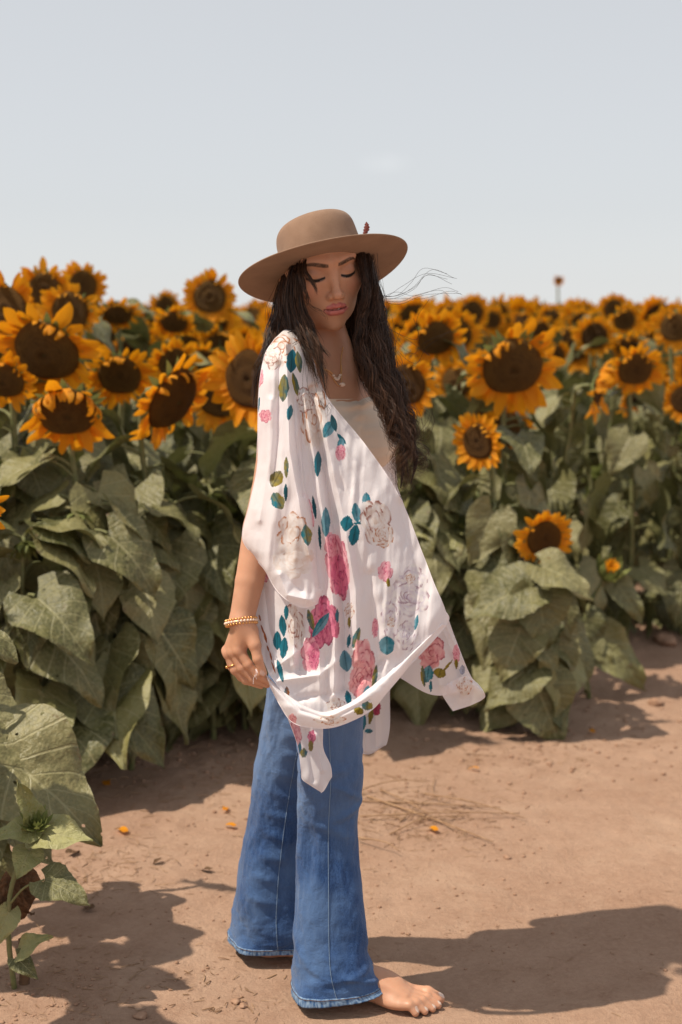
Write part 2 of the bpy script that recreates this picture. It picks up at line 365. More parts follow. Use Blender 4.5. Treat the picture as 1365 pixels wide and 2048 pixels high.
# ---- leaf meshes (unit blade length; origin where the stalk meets the stem, growing along +y)
def leaf_mesh(name, slope, curl, fold_, petiole, mat, seed, nt=20, nu=13, wide=.44):
    t = np.linspace(0, 1, nt); u = np.linspace(-1, 1, nu); rg = np.random.default_rng(seed)
    # stalk
    k = np.linspace(0, 1, 8); a0 = .55; pa = a0 + (slope * .6 - a0) * k ** 1.5
    py_ = np.concatenate([[0], np.cumsum(np.cos(pa[:-1]) * petiole / 7)]); pz_ = np.concatenate([[0], np.cumsum(np.sin(pa[:-1]) * petiole / 7)])
    pv, pf = tube_arrays(np.stack([0 * k, py_, pz_], 1)[None], np.linspace(.026, .017, 8)[None], 6)
    ang = slope + curl * t; ds = 1 / (nt - 1)
    by = py_[-1] + np.concatenate([[0], np.cumsum(np.cos(ang[:-1]) * ds)]); bz = pz_[-1] + np.concatenate([[0], np.cumsum(np.sin(ang[:-1]) * ds)])
    w = wide * np.sin(np.pi * np.clip(t * .97 + .03, 0, 1) ** .56) ** .85 * (1 - .42 * t ** 2); w[-1] = .006; w[0] = wide * .42
    saw = 1 + .045 * (np.abs(((t * 15) % 1) - .5) * 2 - .5) + .02 * rg.standard_normal(nt)
    asym = 1 + .06 * rg.standard_normal()
    x = u[None] * w[:, None] * np.where(np.abs(u)[None] > .98, saw[:, None], 1) * np.where(u[None] > 0, asym, 1)
    lobe = -.20 * (np.abs(u) ** 1.6)[None] * (1 - t[:, None]) ** 2.5 * 1.0
    fo = fold_ * (.6 + .6 * t)[:, None]; xa = np.abs(x)
    h = xa * np.sin(fo) - .35 * fold_ * xa ** 2 * 1.5
    wavy = .055 * (np.abs(u)[None] ** 2) * np.sin(t[:, None] * 11 + seed + 1.3 * np.sign(u)[None]) + .028 * vn2(u[None] * 2.2 + seed, t[:, None] * 5)
    quilt = .016 * np.cos((t[:, None] - .30 * np.abs(u)[None] ** .8) * 2 * np.pi * 6.5) * (1 - np.abs(u)[None]) * (np.abs(u)[None] > .05)
    hh = h + wavy + quilt; tang = ang[:, None]
    P = bstack(x * np.cos(fo * .8), by[:, None] + lobe * np.cos(tang) - hh * np.sin(tang), bz[:, None] + lobe * np.sin(tang) + hh * np.cos(tang))
    nb = nt * nu; me = mesh_np(name, np.vstack([P.reshape(-1, 3), pv]), [grid_faces(nt, nu), pf + nb])
    uvv = np.vstack([bstack((u[None] + 1) / 2, t[:, None]).reshape(-1, 2), np.full((len(pv), 2), .5)]); set_uv(me, uvv)
    me.materials.append(mat); me.materials.append(MAT_STEM)
    mi = np.zeros(len(me.polygons), np.int32); mi[len(grid_faces(nt, nu)):] = 1; me.polygons.foreach_set('material_index', mi)
    return me
_lv = [(-.35, -.9, .25, .45), (-.6, -.9, .15, .5), (-.9, -.6, .30, .4), (-1.1, -.5, .10, .45), (-1.25, -.3, .35, .5), (-.15, -1.1, .20, .4), (-.75, -.75, -.08, .45), (-1.0, -.25, .45, .35)]
LEAVES = [leaf_mesh('leaf', s, c, f, p, MAT_LEAF, i, wide=.40 + .02 * (i % 4)) for i, (s, c, f, p) in enumerate(_lv)]
YLEAVES = [leaf_mesh('leaf', s, c, f, p, MAT_LEAF_Y, 30 + i, wide=.30) for i, (s, c, f, p) in enumerate(((.35, -.6, .3, .12), (.0, -.8, .2, .2), (-.4, -.5, .15, .4), (-.8, -.5, .2, .6)))]

def mat_frame(x, y, z, o, s=1.0):
    m = Matrix.Identity(4)
    for i, a in enumerate((x, y, z)):
        for j in range(3): m[j][i] = float(a[j]) * (s if np.isscalar(s) else s[i])
    for j in range(3): m[j][3] = float(o[j])
    return m
def inst(name, me, parent, M):
    o = bpy.data.objects.new(name, me); COL.objects.link(o); o.parent = parent; o.matrix_local = M; return o
def frame_from_normal(n, roll=0.0):
    n = np.asarray(n, float); n /= np.linalg.norm(n); up = np.array([0, 0, 1.0])
    y = up - n * (up @ n); y /= np.linalg.norm(y) + 1e-9; x = np.cross(y, n)
    return x, y, n                                     # y is the uphill side of the face
def petal_list(r, rad, wilt, npet, full):
    """placements of petals in the head frame: (mesh key, index, angle, base radius, z, elevation, length)"""
    out = []
    for k in range(npet):
        a = 2 * math.pi * (k + r.uniform(-.35, .35)) / npet; upness = math.sin(a)
        if r.random() > full: continue
        q = r.random()
        if wilt >= .7:
            if upness > -.1: kind, el = ('over', r.uniform(.6, 1.3)) if q < .75 else ('flat', r.uniform(.3, .9))
            else: kind, el = ('back', r.uniform(-.2, .3)) if q < .5 else ('flat', r.uniform(.2, .8))
        elif upness > .35 and q < wilt * .9: kind, el = 'over', r.uniform(.5, 1.2)
        elif q < wilt * .9: kind, el = 'back', r.uniform(-.4, .1)
        else: kind, el = 'flat', r.uniform(-.15, .45)
        out.append((kind, r.randrange(len(PETALS[kind])), a, rad * r.uniform(.93, 1.02), -rad * r.uniform(.04, .14), el, rad * r.uniform(.55, 1.0) * ((.95 if wilt >= .7 else .62) if kind == 'over' else 1.12 if wilt >= .7 else 1)))
    return out
def petal_M(a, br, z, el, L, tw=0.0):
    rad = np.array([math.cos(a), math.sin(a), 0]); n = np.array([0, 0, 1.0]); tan = np.array([-math.sin(a), math.cos(a), 0])
    y = rad * math.cos(el) + n * math.sin(el); zz = n * math.cos(el) - rad * math.sin(el); x = np.cross(y, zz)
    return mat_frame(x, y, zz, rad * br + n * z, L)
def flower_head(r, parent, origin_local, normal, rad, wilt=.3, disc=0, dome=.12, npet=38, full=.95, detail=True, squash=1.0, joined=None):
    x, y, n = frame_from_normal(normal); M = mat_frame(x, y, n, origin_local)
    head = bpy.data.objects.new('flower_head', None if joined is None else joined); COL.objects.link(head); head.parent = parent
    head.empty_display_size = .05
    if joined is not None:
        head.matrix_local = M @ Matrix.Scale(rad, 4) @ Matrix.Rotation(r.uniform(-.5, .5), 4, 'Z'); return head
    head.matrix_local = M
    inst('seed_disc', DISCS[(dome, disc)], head, Matrix.Scale(rad, 4)); inst('flower_back', BACK, head, Matrix.Scale(rad, 4))
    for (kind, i, a, br, z, el, L) in petal_list(r, rad, wilt, npet, full): inst('petal', PETALS[kind][i], head, petal_M(a, br, z, el, L))
    for k in range(22):
        a = 2 * math.pi * k / 22 + r.uniform(-.1, .1); inst('bract', BRACTS[r.randrange(3)], head, petal_M(a, rad * .88, -rad * .17, r.uniform(-.3, .35), rad * r.uniform(.38, .60)))
    return head
def join_instances(items, name):
    """items: (mesh, Matrix) -> one mesh (keeps uv and materials)"""
    mats = []; V, F, UV, MI, n0 = [], {}, [], [], 0
    lv, lt, mi = [], [], []
    for me, M in items:
        nv = len(me.vertices); co = np.empty(nv * 3, np.float32); me.vertices.foreach_get('co', co); co = co.reshape(-1, 3)
        m = np.array(M); V.append(co @ m[:3, :3].T + m[:3, 3])
        li = np.empty(len(me.loops), np.int32); me.loops.foreach_get('vertex_index', li); lv.append(li + n0); n0 += nv
        tt = np.empty(len(me.polygons), np.int32); me.polygons.foreach_get('loop_total', tt); lt.append(tt)
        pm = np.empty(len(me.polygons), np.int32); me.polygons.foreach_get('material_index', pm)
        idx = []
        for q in me.materials:
            if q not in mats: mats.append(q)
            idx.append(mats.index(q))
        mi.append(np.array(idx)[pm])
        if me.uv_layers: uvs = np.empty(len(me.loops) * 2, np.float32); me.uv_layers[0].data.foreach_get('uv', uvs); UV.append(uvs)
        else: UV.append(np.full(len(me.loops) * 2, .5, np.float32))
    o = bpy.data.meshes.new(name); V = np.vstack(V).astype(np.float32); lv = np.concatenate(lv); lt = np.concatenate(lt)
    o.vertices.add(len(V)); o.vertices.foreach_set('co', V.ravel()); o.loops.add(len(lv)); o.loops.foreach_set('vertex_index', lv.astype(np.int32))
    o.polygons.add(len(lt)); o.polygons.foreach_set('loop_start', np.concatenate([[0], np.cumsum(lt)[:-1]]).astype(np.int32)); o.polygons.foreach_set('loop_total', lt.astype(np.int32))
    o.polygons.foreach_set('material_index', np.concatenate(mi).astype(np.int32)); o.polygons.foreach_set('use_smooth', np.ones(len(lt), bool))
    ul = o.uv_layers.new(name='UVMap'); ul.data.foreach_set('uv', np.concatenate(UV))
    for q in mats: o.materials.append(q)
    o.update(calc_edges=True); return o
def leaf_M(r, az, pos, size, tilt=0.0, mirror=False):
    y = np.array([math.cos(az), math.sin(az), 0]); z = np.array([0, 0, 1.0])
    y2 = y * math.cos(tilt) + z * math.sin(tilt); z2 = z * math.cos(tilt) - y * math.sin(tilt); x = np.cross(y2, z2)
    return mat_frame(x, y2, z2, pos, (size * (-1 if mirror else 1) * 1.0, size, size)) if False else mat_frame(x, y2, z2, pos, size)
def stem_path(base, top, r, n=9, neck=None, sway=.03):
    base = np.asarray(base, float); top = np.asarray(top, float); t = np.linspace(0, 1, n)
    p = base + (top - base) * t[:, None]; s = np.array([r.uniform(-sway, sway), r.uniform(-sway, sway), 0]); p = p + np.sin(np.pi * t)[:, None] * s
    # start upright
    p[:, :2] = base[:2] + (p[:, :2] - base[:2]) * (t ** .8)[:, None] if False else p[:, :2]
    if neck is not None: p = np.vstack([p, neck])
    return p
GRP_NEAR, GRP_MID = 'sunflowers along the near edge of the field', 'sunflowers in the rows behind'
def sunflower(X, Y, head_pt, normal, rad, label, group, seed, leaves=16, lsize=(.20, .33), wilt=.3, disc=0, dome=.12, npet=32, full=.95, joined=None, name='sunflower', lo=.10, hi=.88, faceaz=None, young=False, foliage=None, zbase=None, skipleaf=None):
    """plant standing at X,Y whose flower head (head_pt, world) looks along normal"""
    r = random.Random(seed); zb = gz(X, Y) - .02 if zbase is None else zbase; root = bpy.data.objects.new(name, None); COL.objects.link(root); root.empty_display_size = .1
    root.location = (X, Y, zb); tag(root, label, 'sunflower', group)
    O = np.array([X, Y, zb]); hp = np.asarray(head_pt, float) - O; n = np.asarray(normal, float); n = n / np.linalg.norm(n)
    back = hp - n * rad * .40; neck_in = back - n * rad * .55 + np.array([0, 0, -rad * .10]); drop = np.array([0, 0, -rad * 1.7]) - n * rad * .55
    top = neck_in + drop
    p = stem_path((0, 0, 0), top, r, 8); p = np.vstack([p, (top + neck_in) / 2 + np.array([0, 0, rad * .38]) - n * .15 * rad, neck_in, back]); p = spline(p, 22)
    H = max(top[2], .2); rs = (.0125 if joined is None else .011) * (H / 1.2) ** .5
    ta = np.linspace(0, 1, 22); me = tube_mesh('stem', p, rs * (1.15 - .45 * ta), 8); me.materials.append(MAT_STEM); inst('stem', me, root, Matrix.Identity(4))
    flower_head(r, root, hp, n, rad, wilt, disc, dome, npet, full, joined=joined)
    if foliage is not None:
        o = inst('foliage', foliage, root, Matrix.Rotation(r.uniform(0, 6.28), 4, 'Z') @ Matrix.Scale(H, 4)); return root
    az = r.uniform(0, 6.28)
    for k in range(leaves):
        f = lo + (hi - lo) * (k + r.uniform(-.3, .3)) / max(1, leaves - 1); f = min(max(f, .04), .97); az += 2.4 + r.uniform(-.4, .4)
        a = az if faceaz is None or r.random() > .62 else faceaz + r.uniform(-1.0, 1.0)
        if f > .70 and abs((a + math.pi / 2 + math.pi) % (2 * math.pi) - math.pi) < 1.0: a += math.pi * r.choice((.6, -.6))
        i = f * 21 * .86; j = int(i); pos = p[j] + (p[min(j + 1, 21)] - p[j]) * (i - j)
        size = r.uniform(*lsize) * (1 - .45 * max(0, (f - .65) / .35)) * (.75 + .25 * min(1, f / .25))
        li = r.choice((0, 1, 5, 6)) if f > .75 else r.choice((1, 2, 3, 4, 6, 7, 2, 3))
        inst('leaf', (YLEAVES[r.randrange(4)] if young else LEAVES[li]), root, leaf_M(r, a, pos, size, r.uniform(-.35, .45)) @ Matrix.Rotation(r.uniform(-.5, .5), 4, 'Y'))
    return root
# joined heads and foliage for plants farther back
def joined_head(seed, wilt, disc, dome, npet=36):
    r = random.Random(seed); it = [(DISCS[(dome, disc)], Matrix.Identity(4)), (BACK, Matrix.Identity(4))]
    for (kind, i, a, br, z, el, L) in petal_list(r, 1.0, wilt, npet, .97): it.append((PETALS[kind][i], petal_M(a, br, z, el, L)))
    for k in range(16): it.append((BRACTS[r.randrange(3)], petal_M(2 * math.pi * k / 16, .88, -.17, r.uniform(-.3, .3), r.uniform(.4, .6))))
    return join_instances(it, 'flower_head')
JHEADS = [joined_head(60 + i, w, d, dm) for i, (w, d, dm) in enumerate(((.10, 0, .12), (.35, 0, .12), (.55, 0, .30), (.15, 1, .12), (.30, 1, .30), (.05, 2, .12), (.45, 0, .12), (.2, 0, .12)))]
def joined_foliage(seed, n=13):
    r = random.Random(seed); it = []; az = r.uniform(0, 6.28)
    for k in range(n):
        f = .30 + .63 * k / (n - 1); az += 2.4 + r.uniform(-.4, .4); it.append((LEAVES[r.randrange(8)], leaf_M(r, az, (0, 0, f), r.uniform(.16, .25) * (1 - .35 * max(0, (f - .6) / .4)), r.uniform(-.1, .25))))
    return join_instances(it, 'foliage')
def joined_bud(seed):
    r = random.Random(seed); it = [(BACK, Matrix.Identity(4))]
    for k in range(30): it.append((BRACTS[k % 2], petal_M(2.4 * k, .15 + .02 * k, -.1, 1.25 - .03 * k, .9 + .02 * k)))
    return join_instances(it, 'bud')
JBUD = joined_bud(4)
JFOL = [joined_foliage(80 + i) for i in range(5)]

# ---- heads that can be told apart in the photograph: px, py, disc-to-petal diameter px, distance, look (yaw right deg, pitch down deg), wilt, disc, dome, label
def nrm(yaw, pitch): return np.array([math.sin(R(yaw)) * math.cos(R(pitch)), -math.cos(R(yaw)) * math.cos(R(pitch)), -math.sin(R(pitch))])
HEROES = [
    (135, 826, 190, 4.45, 8, 36, .80, 0, .30, 'wilting sunflower with drooping petals at the left edge, lowest full head there'),
    (92, 704, 215, 4.75, -12, 30, .30, 0, .30, 'large dark-faced sunflower above the wilting one at the left edge'),
    (348, 800, 215, 4.70, 58, 26, .40, 2, .30, 'sunflower with a long tawny face turned right, left of the kimono sleeve'),
    (240, 752, 138, 5.1, 5, 28, .35, 0, .12, 'sunflower with two petals folded over its dark face, between wilting and tawny heads'),
    (12, 620, 150, 4.9, -15, 8, .15, 0, .12, 'sunflower cut by the left picture edge, upper of two'),
    (8, 762, 130, 4.6, -5, 30, .55, 0, .30, 'sunflower cut by the left picture edge, lower of two, with green bracts on top'),
    (90, 580, 110, 6.0, -5, 12, .15, 0, .12, 'tall sunflower against the sky, leftmost of the two highest heads'),
    (166, 570, 90, 6.6, 10, 5, .10, 0, .12, 'tall sunflower against the sky, right of the two highest heads at left'),
    (140, 622, 120, 5.5, -8, 10, .45, 0, .12, 'sunflower with upright curled petals just below the two highest heads'),
    (420, 594, 104, 6.6, 0, 4, .08, 0, .12, 'open round sunflower standing clear against the sky left of the hat'),
    (236, 628, 90, 6.6, 5, 40, .6, 0, .30, 'nodding sunflower with green top against the sky, left third'),
    (348, 645, 88, 6.3, -4, 40, .6, 0, .30, 'nodding half-shaded sunflower with green crown left of the long hair'),
    (330, 610, 60, 9.0, 0, 14, .25, 0, .12, 'small sunflower on the skyline between two nodding heads'),
    (350, 728, 104, 5.7, 12, 22, .35, 0, .12, 'dark-centred sunflower above the tawny side-turned head'),
    (440, 690, 92, 6.4, 5, 30, .45, 0, .12, 'sunflower with petals flopped over its face, beside the long hair at left'),
    (408, 722, 80, 5.9, 8, 30, .5, 0, .12, 'small drooping sunflower left of the big half-hidden head'),
    (497, 760, 190, 4.7, -35, 4, .35, 1, .12, 'large sunflower half hidden behind the hair and kimono shoulder, left side'),
    (812, 770, 130, 5.1, -8, 4, .10, 1, .12, 'sunflower peeping out right of the long wavy hair'),
    (872, 678, 118, 5.7, 10, 26, .35, 0, .30, 'dark-faced sunflower high to the right of the hair'),
    (1026, 735, 196, 5.35, 6, 24, .40, 0, .30, 'largest dark-faced sunflower in the right half of the picture'),
    (955, 884, 116, 5.05, -42, 5, .20, 1, .12, 'orange side-turned sunflower below the largest dark one'),
    (1090, 1078, 118, 4.95, 12, 10, .35, 2, .12, 'low sunflower with an orange disc above the heart-shaped leaves'),
    (1200, 775, 126, 5.9, 68, 10, .75, 1, .12, 'ragged sunflower seen from the side in the right half'),
    (1272, 740, 112, 6.1, 4, 26, .25, 0, .12, 'wide dark-faced sunflower near the right picture edge'),
    (1190, 672, 84, 7.2, 0, 5, .08, 1, .12, 'neat round open sunflower in the right half of the skyline crowd'),
    (1350, 655, 92, 7.2, -4, 4, .1, 0, .12, 'open sunflower cut by the right picture edge'),
    (1258, 692, 80, 7.0, 0, 45, .6, 0, .30, 'nodding sunflower with a green crown near the right edge'),
    (1078, 665, 74, 7.6, 2, 18, .5, 0, .12, 'sunflower with petals bent over its face right of the largest head'),
    (1110, 712, 66, 7.6, 8, 16, .2, 0, .12, 'small dark sunflower half hidden behind the largest head'),
    (1368, 800, 90, 6.3, -30, 10, .3, 1, .12, 'sunflower barely inside the right picture edge, below the skyline crowd'),
    (945, 625, 72, 8.2, 10, 10, .25, 0, .12, 'small sunflower on the skyline right of the flyaway hair'),
    (985, 640, 56, 8.8, 4, 10, .2, 0, .12, 'small sunflower on the skyline above the largest dark head'),
    (830, 628, 58, 8.6, -6, 10, .2, 0, .12, 'small sunflower on the skyline just right of the hair'),
    (1228, 618, 62, 8.6, 0, 8, .1, 0, .12, 'sunflower rising above the skyline crowd at right'),
    (1250, 640, 70, 8.0, 4, 20, .3, 0, .12, 'sunflower below the one rising above the skyline at right'),
    (1158, 640, 48, 9.4, 0, 15, .3, 0, .12, 'tiny sunflower left of the one rising above the skyline at right'),
]
placed = []
for k, (px, py, dia, Y, yaw, pit, wilt, disc, dome, lab) in enumerate(HEROES):
    hp = W(px, py, Y)[()]; pit *= 1.0; rad = dia / FPX * Y / 2 / 1.66; n = nrm(yaw, pit)
    r = random.Random(500 + k)
    X0, Y0 = hp[0] - n[0] * rad * 1.6 + r.uniform(-.03, .03), Y + .05 + abs(n[1]) * rad * 1.3 + r.uniform(0, .04)
    lv = 26 if Y < 5.6 else (19 if Y < 7.1 else 11)
    sunflower(X0, Y0, hp, n, rad, lab, GRP_NEAR if Y < 5.6 else GRP_MID, 900 + k, leaves=lv, lsize=(.17, .32) if Y < 4.9 else (.16, .29) if Y < 5.6 else (.18, .29), wilt=wilt, disc=disc, dome=dome, npet=40 if Y < 6.7 else 34, full=.80 if wilt > .7 else .95, faceaz=-math.pi / 2 if Y < 5.8 else None, hi=.76 if Y < 5.3 else .88)
    placed.append((X0, Y0))
# the single flower standing far above the field
hp = W(1118, 561, 16.0)[()]
sunflower(hp[0], 16.1, hp, nrm(0, 0), .034, 'tiny lone sunflower on a thin stalk far above the skyline at right', GRP_MID, 77, leaves=5, lsize=(.16, .24), joined=JHEADS[3], hi=.7)
# ---- rows of plants that fill the field
field = []
frng = random.Random(5)
y = 3.2; row = 0
while y < 110:
    dx = .34 if y < 12 else (.42 if y < 30 else .62); dy = .34 if y < 7 else (.42 if y < 12 else (.7 if y < 30 else 1.3)); half = .30 * y + 1.6
    x = -half + frng.random() * dx
    while x < half:
        X, Y = x + frng.uniform(-.09, .09), y + frng.uniform(-.10, .10)
        if Y > edge_y(X) + .02 and all((X - a) ** 2 + (Y - b) ** 2 > .045 for a, b in placed): field.append((X, Y))
        x += dx * frng.uniform(.85, 1.15)
    y += dy; row += 1
field = [q for q in field if abs(q[0]) < .245 * q[1] + .45]
field.sort(key=lambda q: q[1])
near_n = 0; rest = []
LAB_EDGE = 'leafy budding stalk with hanging leaves at the field edge, %s from the left'
LAB_MID = 'sunflower with green leaves in the crowded rows behind the front row, %s'
LAB_FAR = 'small blurred sunflower in the far rows below the skyline, %s'
_ed = sorted([q for q in field if q[1] - edge_y(q[0]) < .45 and q[1] < 8.2], key=lambda q: q[0] / q[1])
edge_rank = {q: ('first', 'second', 'third', 'fourth', 'fifth', 'sixth', 'seventh', 'eighth', 'ninth', 'tenth', 'eleventh', 'twelfth')[min(i, 11)] for i, q in enumerate(_ed)}
for k, (X, Y) in enumerate(field):
    e = Y - edge_y(X); r = random.Random(4000 + k)
    if near_n >= 262: rest.append((X, Y)); continue
    # how tall a plant may stand so that it does not cover the heads in front
    hz = min(1.30 + .016 * min(Y, 14) + r.uniform(-.20, .06), 1.46)
    n = nrm(r.gauss(0, 26), abs(r.gauss(14, 12))); near_n += 1; side = 'left of the person' if X / Y < -.01 else 'right of the person'
    if Y < 8.2:
        if e < .45: hz = r.uniform(.72, 1.06)
        elif Y < 6.6: hz = r.uniform(.98, 1.22)
        else: hz = r.uniform(1.12, 1.40)
        sunflower(X, Y, (X + n[0] * .1, Y - .14, hz), n, r.uniform(.048, .066) if e < .45 else r.uniform(.06, .085), LAB_EDGE % edge_rank[(X, Y)] if e < .45 else LAB_MID % side, GRP_NEAR if e < .45 else GRP_MID, 6000 + k, leaves=15 if e < .5 else (14 if e < 1.3 else 10),
                  lsize=(.16, .31) if e < .5 else (.18, .30), lo=.06 if e < .5 else (.10 if e < 1.3 else .35), joined=JBUD if e < .45 else JHEADS[r.randrange(8)], faceaz=-math.pi / 2 if e < .5 else None)
    else:
        sunflower(X, Y, (X + n[0] * .1, Y - .14, hz), n, r.uniform(.068, .098), (LAB_FAR if Y > 9.5 else LAB_MID) % side, 'sunflowers in the far rows' if Y > 9.5 else GRP_MID, 6000 + k, joined=JHEADS[r.randrange(8)], foliage=JFOL[r.randrange(5)])
# ---- the rest of the field reads as one mass
def low_head(seed):
    r = random.Random(seed); V = [(0, 0, .08)]; F = []; na = 10
    for i in range(na): a = 2 * math.pi * i / na; V.append((.95 * math.cos(a), .95 * math.sin(a), -.02))
    for i in range(na): F.append((0, 1 + i, 1 + (i + 1) % na))
    me1 = mesh_np('low_disc', np.array(V), np.array(F)); set_uv(me1, np.array([(0, .1)] + [(i / na, 1.0) for i in range(na)])); me1.materials.append(MAT_DISC[0])
    V, F = [], []
    for i in range(14):
        a = 2 * math.pi * i / 14 + r.uniform(-.1, .1); t = np.array([-math.sin(a), math.cos(a), 0]); d = np.array([math.cos(a), math.sin(a), 0]); L = r.uniform(1.55, 1.85); z = r.uniform(-.25, .4); b = len(V)
        V += [d * .85 - t * .12, d * 1.3 - t * .24 + np.array([0, 0, z * .4]), d * L + np.array([0, 0, z]), d * 1.3 + t * .24 + np.array([0, 0, z * .4])]; F.append((b, b + 1, b + 2, b + 3))
    me2 = mesh_np('low_petals', np.array(V), np.array(F)); set_uv(me2, np.array([(.5, .3), (.5, .6), (.5, 1), (.5, .6)] * 14)); me2.materials.append(MAT_PETAL)
    return me1, me2
def low_leaf():
    V = np.array([(0, 0, 0), (-.4, .45, .05), (0, .5, 0), (.4, .45, .05), (0, 1.0, -.25)]); F = np.array([(0, 2, 1), (0, 3, 2), (1, 2, 4), (2, 3, 4)]); me = mesh_np('low_leaf', V, F); set_uv(me, np.array([(.5, 0), (0, .45), (.5, .5), (1, .45), (.5, 1)])); me.materials.append(MAT_LEAF); return me
LH = [low_head(i) for i in range(4)]; LL_ = low_leaf(); items = []
for (X, Y) in rest:
    r = random.Random(int(X * 1000) + int(Y * 1000)); n = nrm(r.gauss(0, 28), abs(r.gauss(12, 12))); hz = 1.39 + r.uniform(-.18, .06); rad = r.uniform(.075, .105)
    x_, y_, n_ = frame_from_normal(n); M = mat_frame(x_, y_, n_, (X, Y - .12, hz), rad); d_, p_ = LH[r.randrange(4)]; items += [(d_, M), (p_, M)]
    for q in range(6): items.append((LL_, leaf_M(r, r.uniform(0, 6.28), (X, Y, hz * r.uniform(.62, .93)), r.uniform(.20, .32), r.uniform(-.5, .2))))
fm = join_instances(items, 'far_sunflower_rows')
tag(obj('far_sunflower_rows', fm), 'mass of far sunflowers merging into an orange band at the skyline', 'sunflower field', kind='stuff')

# ================================================================== plants placed by eye at the path's edge
FLATL = [leaf_mesh('leaf', -.12, -.45, .18, .02, MAT_LEAF, 50 + i, nt=26, nu=15, wide=w) for i, w in enumerate((.47, .40, .36))]
FLATY = [leaf_mesh('leaf', .05, -.40, .22, .02, MAT_LEAF_Y, 60 + i, nt=24, nu=13, wide=w) for i, w in enumerate((.40, .28, .34))]
mk = Mat('dead_leaf'); n = mk.noise(6, 4, .6, mk.coord()); MAT_DEAD = mk.done(mk.bsdf(mk.mix(mk.mapr(n, .3, .7), (.10, .055, .03), (.24, .14, .08)), .85, mk.bump(n, .6, .08), .15))
DEADL = [leaf_mesh('leaf', -.2, -1.2, .5, .02, MAT_DEAD, 70, wide=.32)]
def leaf_to(root, base, tip, normal, me, wide=1.0):
    O = np.array(root.location); b = np.asarray(base, float) - O; t = np.asarray(tip, float) - O; L = np.linalg.norm(t - b); y = (t - b) / L
    n = np.asarray(normal, float); n = n - y * (n @ y); n /= np.linalg.norm(n); x = np.cross(y, n)
    return inst('leaf', me, root, mat_frame(x, y, n, b, (L * 1.06 * wide, L * 1.06, L * 1.06)))
def stalk(root, pts, r0, r1, name='stem', mat=None, n=16):
    O = np.array(root.location); p = spline(np.array([np.asarray(q, float) - O for q in pts]), n); me = tube_mesh(name, p, np.linspace(r0, r1, n), 8); me.materials.append(mat or MAT_STEM); return inst(name, me, root, Matrix.Identity(4))
def plant(name, loc, label, group):
    o = bpy.data.objects.new(name, None); COL.objects.link(o); o.location = [float(q) for q in loc]; o.empty_display_size = .1; return tag(o, label, 'sunflower', group)
CAMN = np.array([.1, -.75, .65])
# big-leaved plant leaning in from the left edge
b0 = np.array([-.93, 3.42, -.01]); rt = plant('sunflower', b0, 'big holed leaf reaching in at the lower left picture edge, on its own stalk', GRP_NEAR)
stalk(rt, [b0, (-.92, 3.42, .35), (-.90, 3.42, .75), (-.90, 3.45, 1.0)], .013, .008)
leaf_to(rt, W(-12, 1490, 3.36), W(197, 1642, 3.22), (.05, -.62, .78), FLATL[0], .95); stalk(rt, [(-.915, 3.42, .62), (-.87, 3.40, .66), W(-12, 1490, 3.36)], .006, .004, 'petiole')
leaf_to(rt, W(-60, 1560, 3.30), W(18, 1640, 3.20), (.3, -.6, .7), FLATL[1]); leaf_to(rt, W(-40, 1600, 3.40), W(120, 1690, 3.32), (0, -.3, .95), FLATL[2])
leaf_to(rt, W(-80, 1380, 3.45), W(60, 1460, 3.35), (.2, -.5, .8), FLATL[1]); leaf_to(rt, W(-70, 1500, 3.3), W(-10, 1760, 3.15), (.6, -.7, .3), FLATL[0]); leaf_to(rt, W(-80, 1640, 3.3), W(40, 1800, 3.25), (.2, -.5, .8), FLATL[2])
x_, y_, n_ = frame_from_normal(nrm(-20, 20)); flower_head(random.Random(3), rt, np.array([.02, .0, 1.05]), nrm(-20, 20), .06, joined=JHEADS[1])
# young bud plant in the lower left corner
b0 = G(30, 1975); b0[2] = -.01; rt = plant('young_sunflower', b0, 'young yellow-green sunflower with a closed bud in the lower left corner', GRP_NEAR); Yk = b0[1]
stalk(rt, [b0, W(18, 1880, Yk), W(22, 1780, Yk), W(52, 1700, Yk), W(72, 1655, Yk)], .0065, .0045)
leaf_to(rt, W(76, 1668, Yk), W(174, 1672, Yk - .05), (-.05, -.55, .85), FLATY[0]); leaf_to(rt, W(70, 1655, Yk + .01), W(44, 1568, Yk - .02), (.75, -.65, .1), FLATY[1]); leaf_to(rt, W(66, 1660, Yk), W(-18, 1668, Yk - .04), (.1, -.5, .85), FLATY[0])
leaf_to(rt, W(60, 1700, Yk - .01), W(36, 1752, Yk - .06), (.1, -.85, .5), FLATY[0], 1.35); leaf_to(rt, W(72, 1655, Yk + .02), W(95, 1632, Yk + .05), (.4, -.6, .6), FLATY[1])
leaf_to(rt, W(88, 1760, Yk - .05), W(172, 1788, Yk - .10), (.1, -.55, .83), FLATL[1]); stalk(rt, [W(20, 1808, Yk), W(50, 1775, Yk - .03), W(88, 1760, Yk - .05)], .003, .002, 'petiole')
leaf_to(rt, W(40, 1905, Yk - .02), W(93, 1870, Yk - .05), (-.1, -.6, .8), FLATY[2]); leaf_to(rt, W(32, 1915, Yk - .02), W(70, 1950, Yk - .06), (.1, -.8, .6), FLATL[2]); leaf_to(rt, W(20, 1820, Yk), W(-10, 1895, Yk - .05), (.3, -.9, .3), FLATY[2])
leaf_to(rt, W(30, 1755, Yk + .04), W(62, 1880, Yk + .02), (.6, -.75, .2), DEADL[0], 1.1); leaf_to(rt, W(28, 1770, Yk + .03), W(34, 1860, Yk), (-.4, -.85, .2), DEADL[0])
bud = bpy.data.objects.new('bud', None); COL.objects.link(bud); bud.parent = rt; bud.matrix_local = mat_frame(*frame_from_normal((.15, -.45, .9)), W(74, 1650, Yk) - b0)
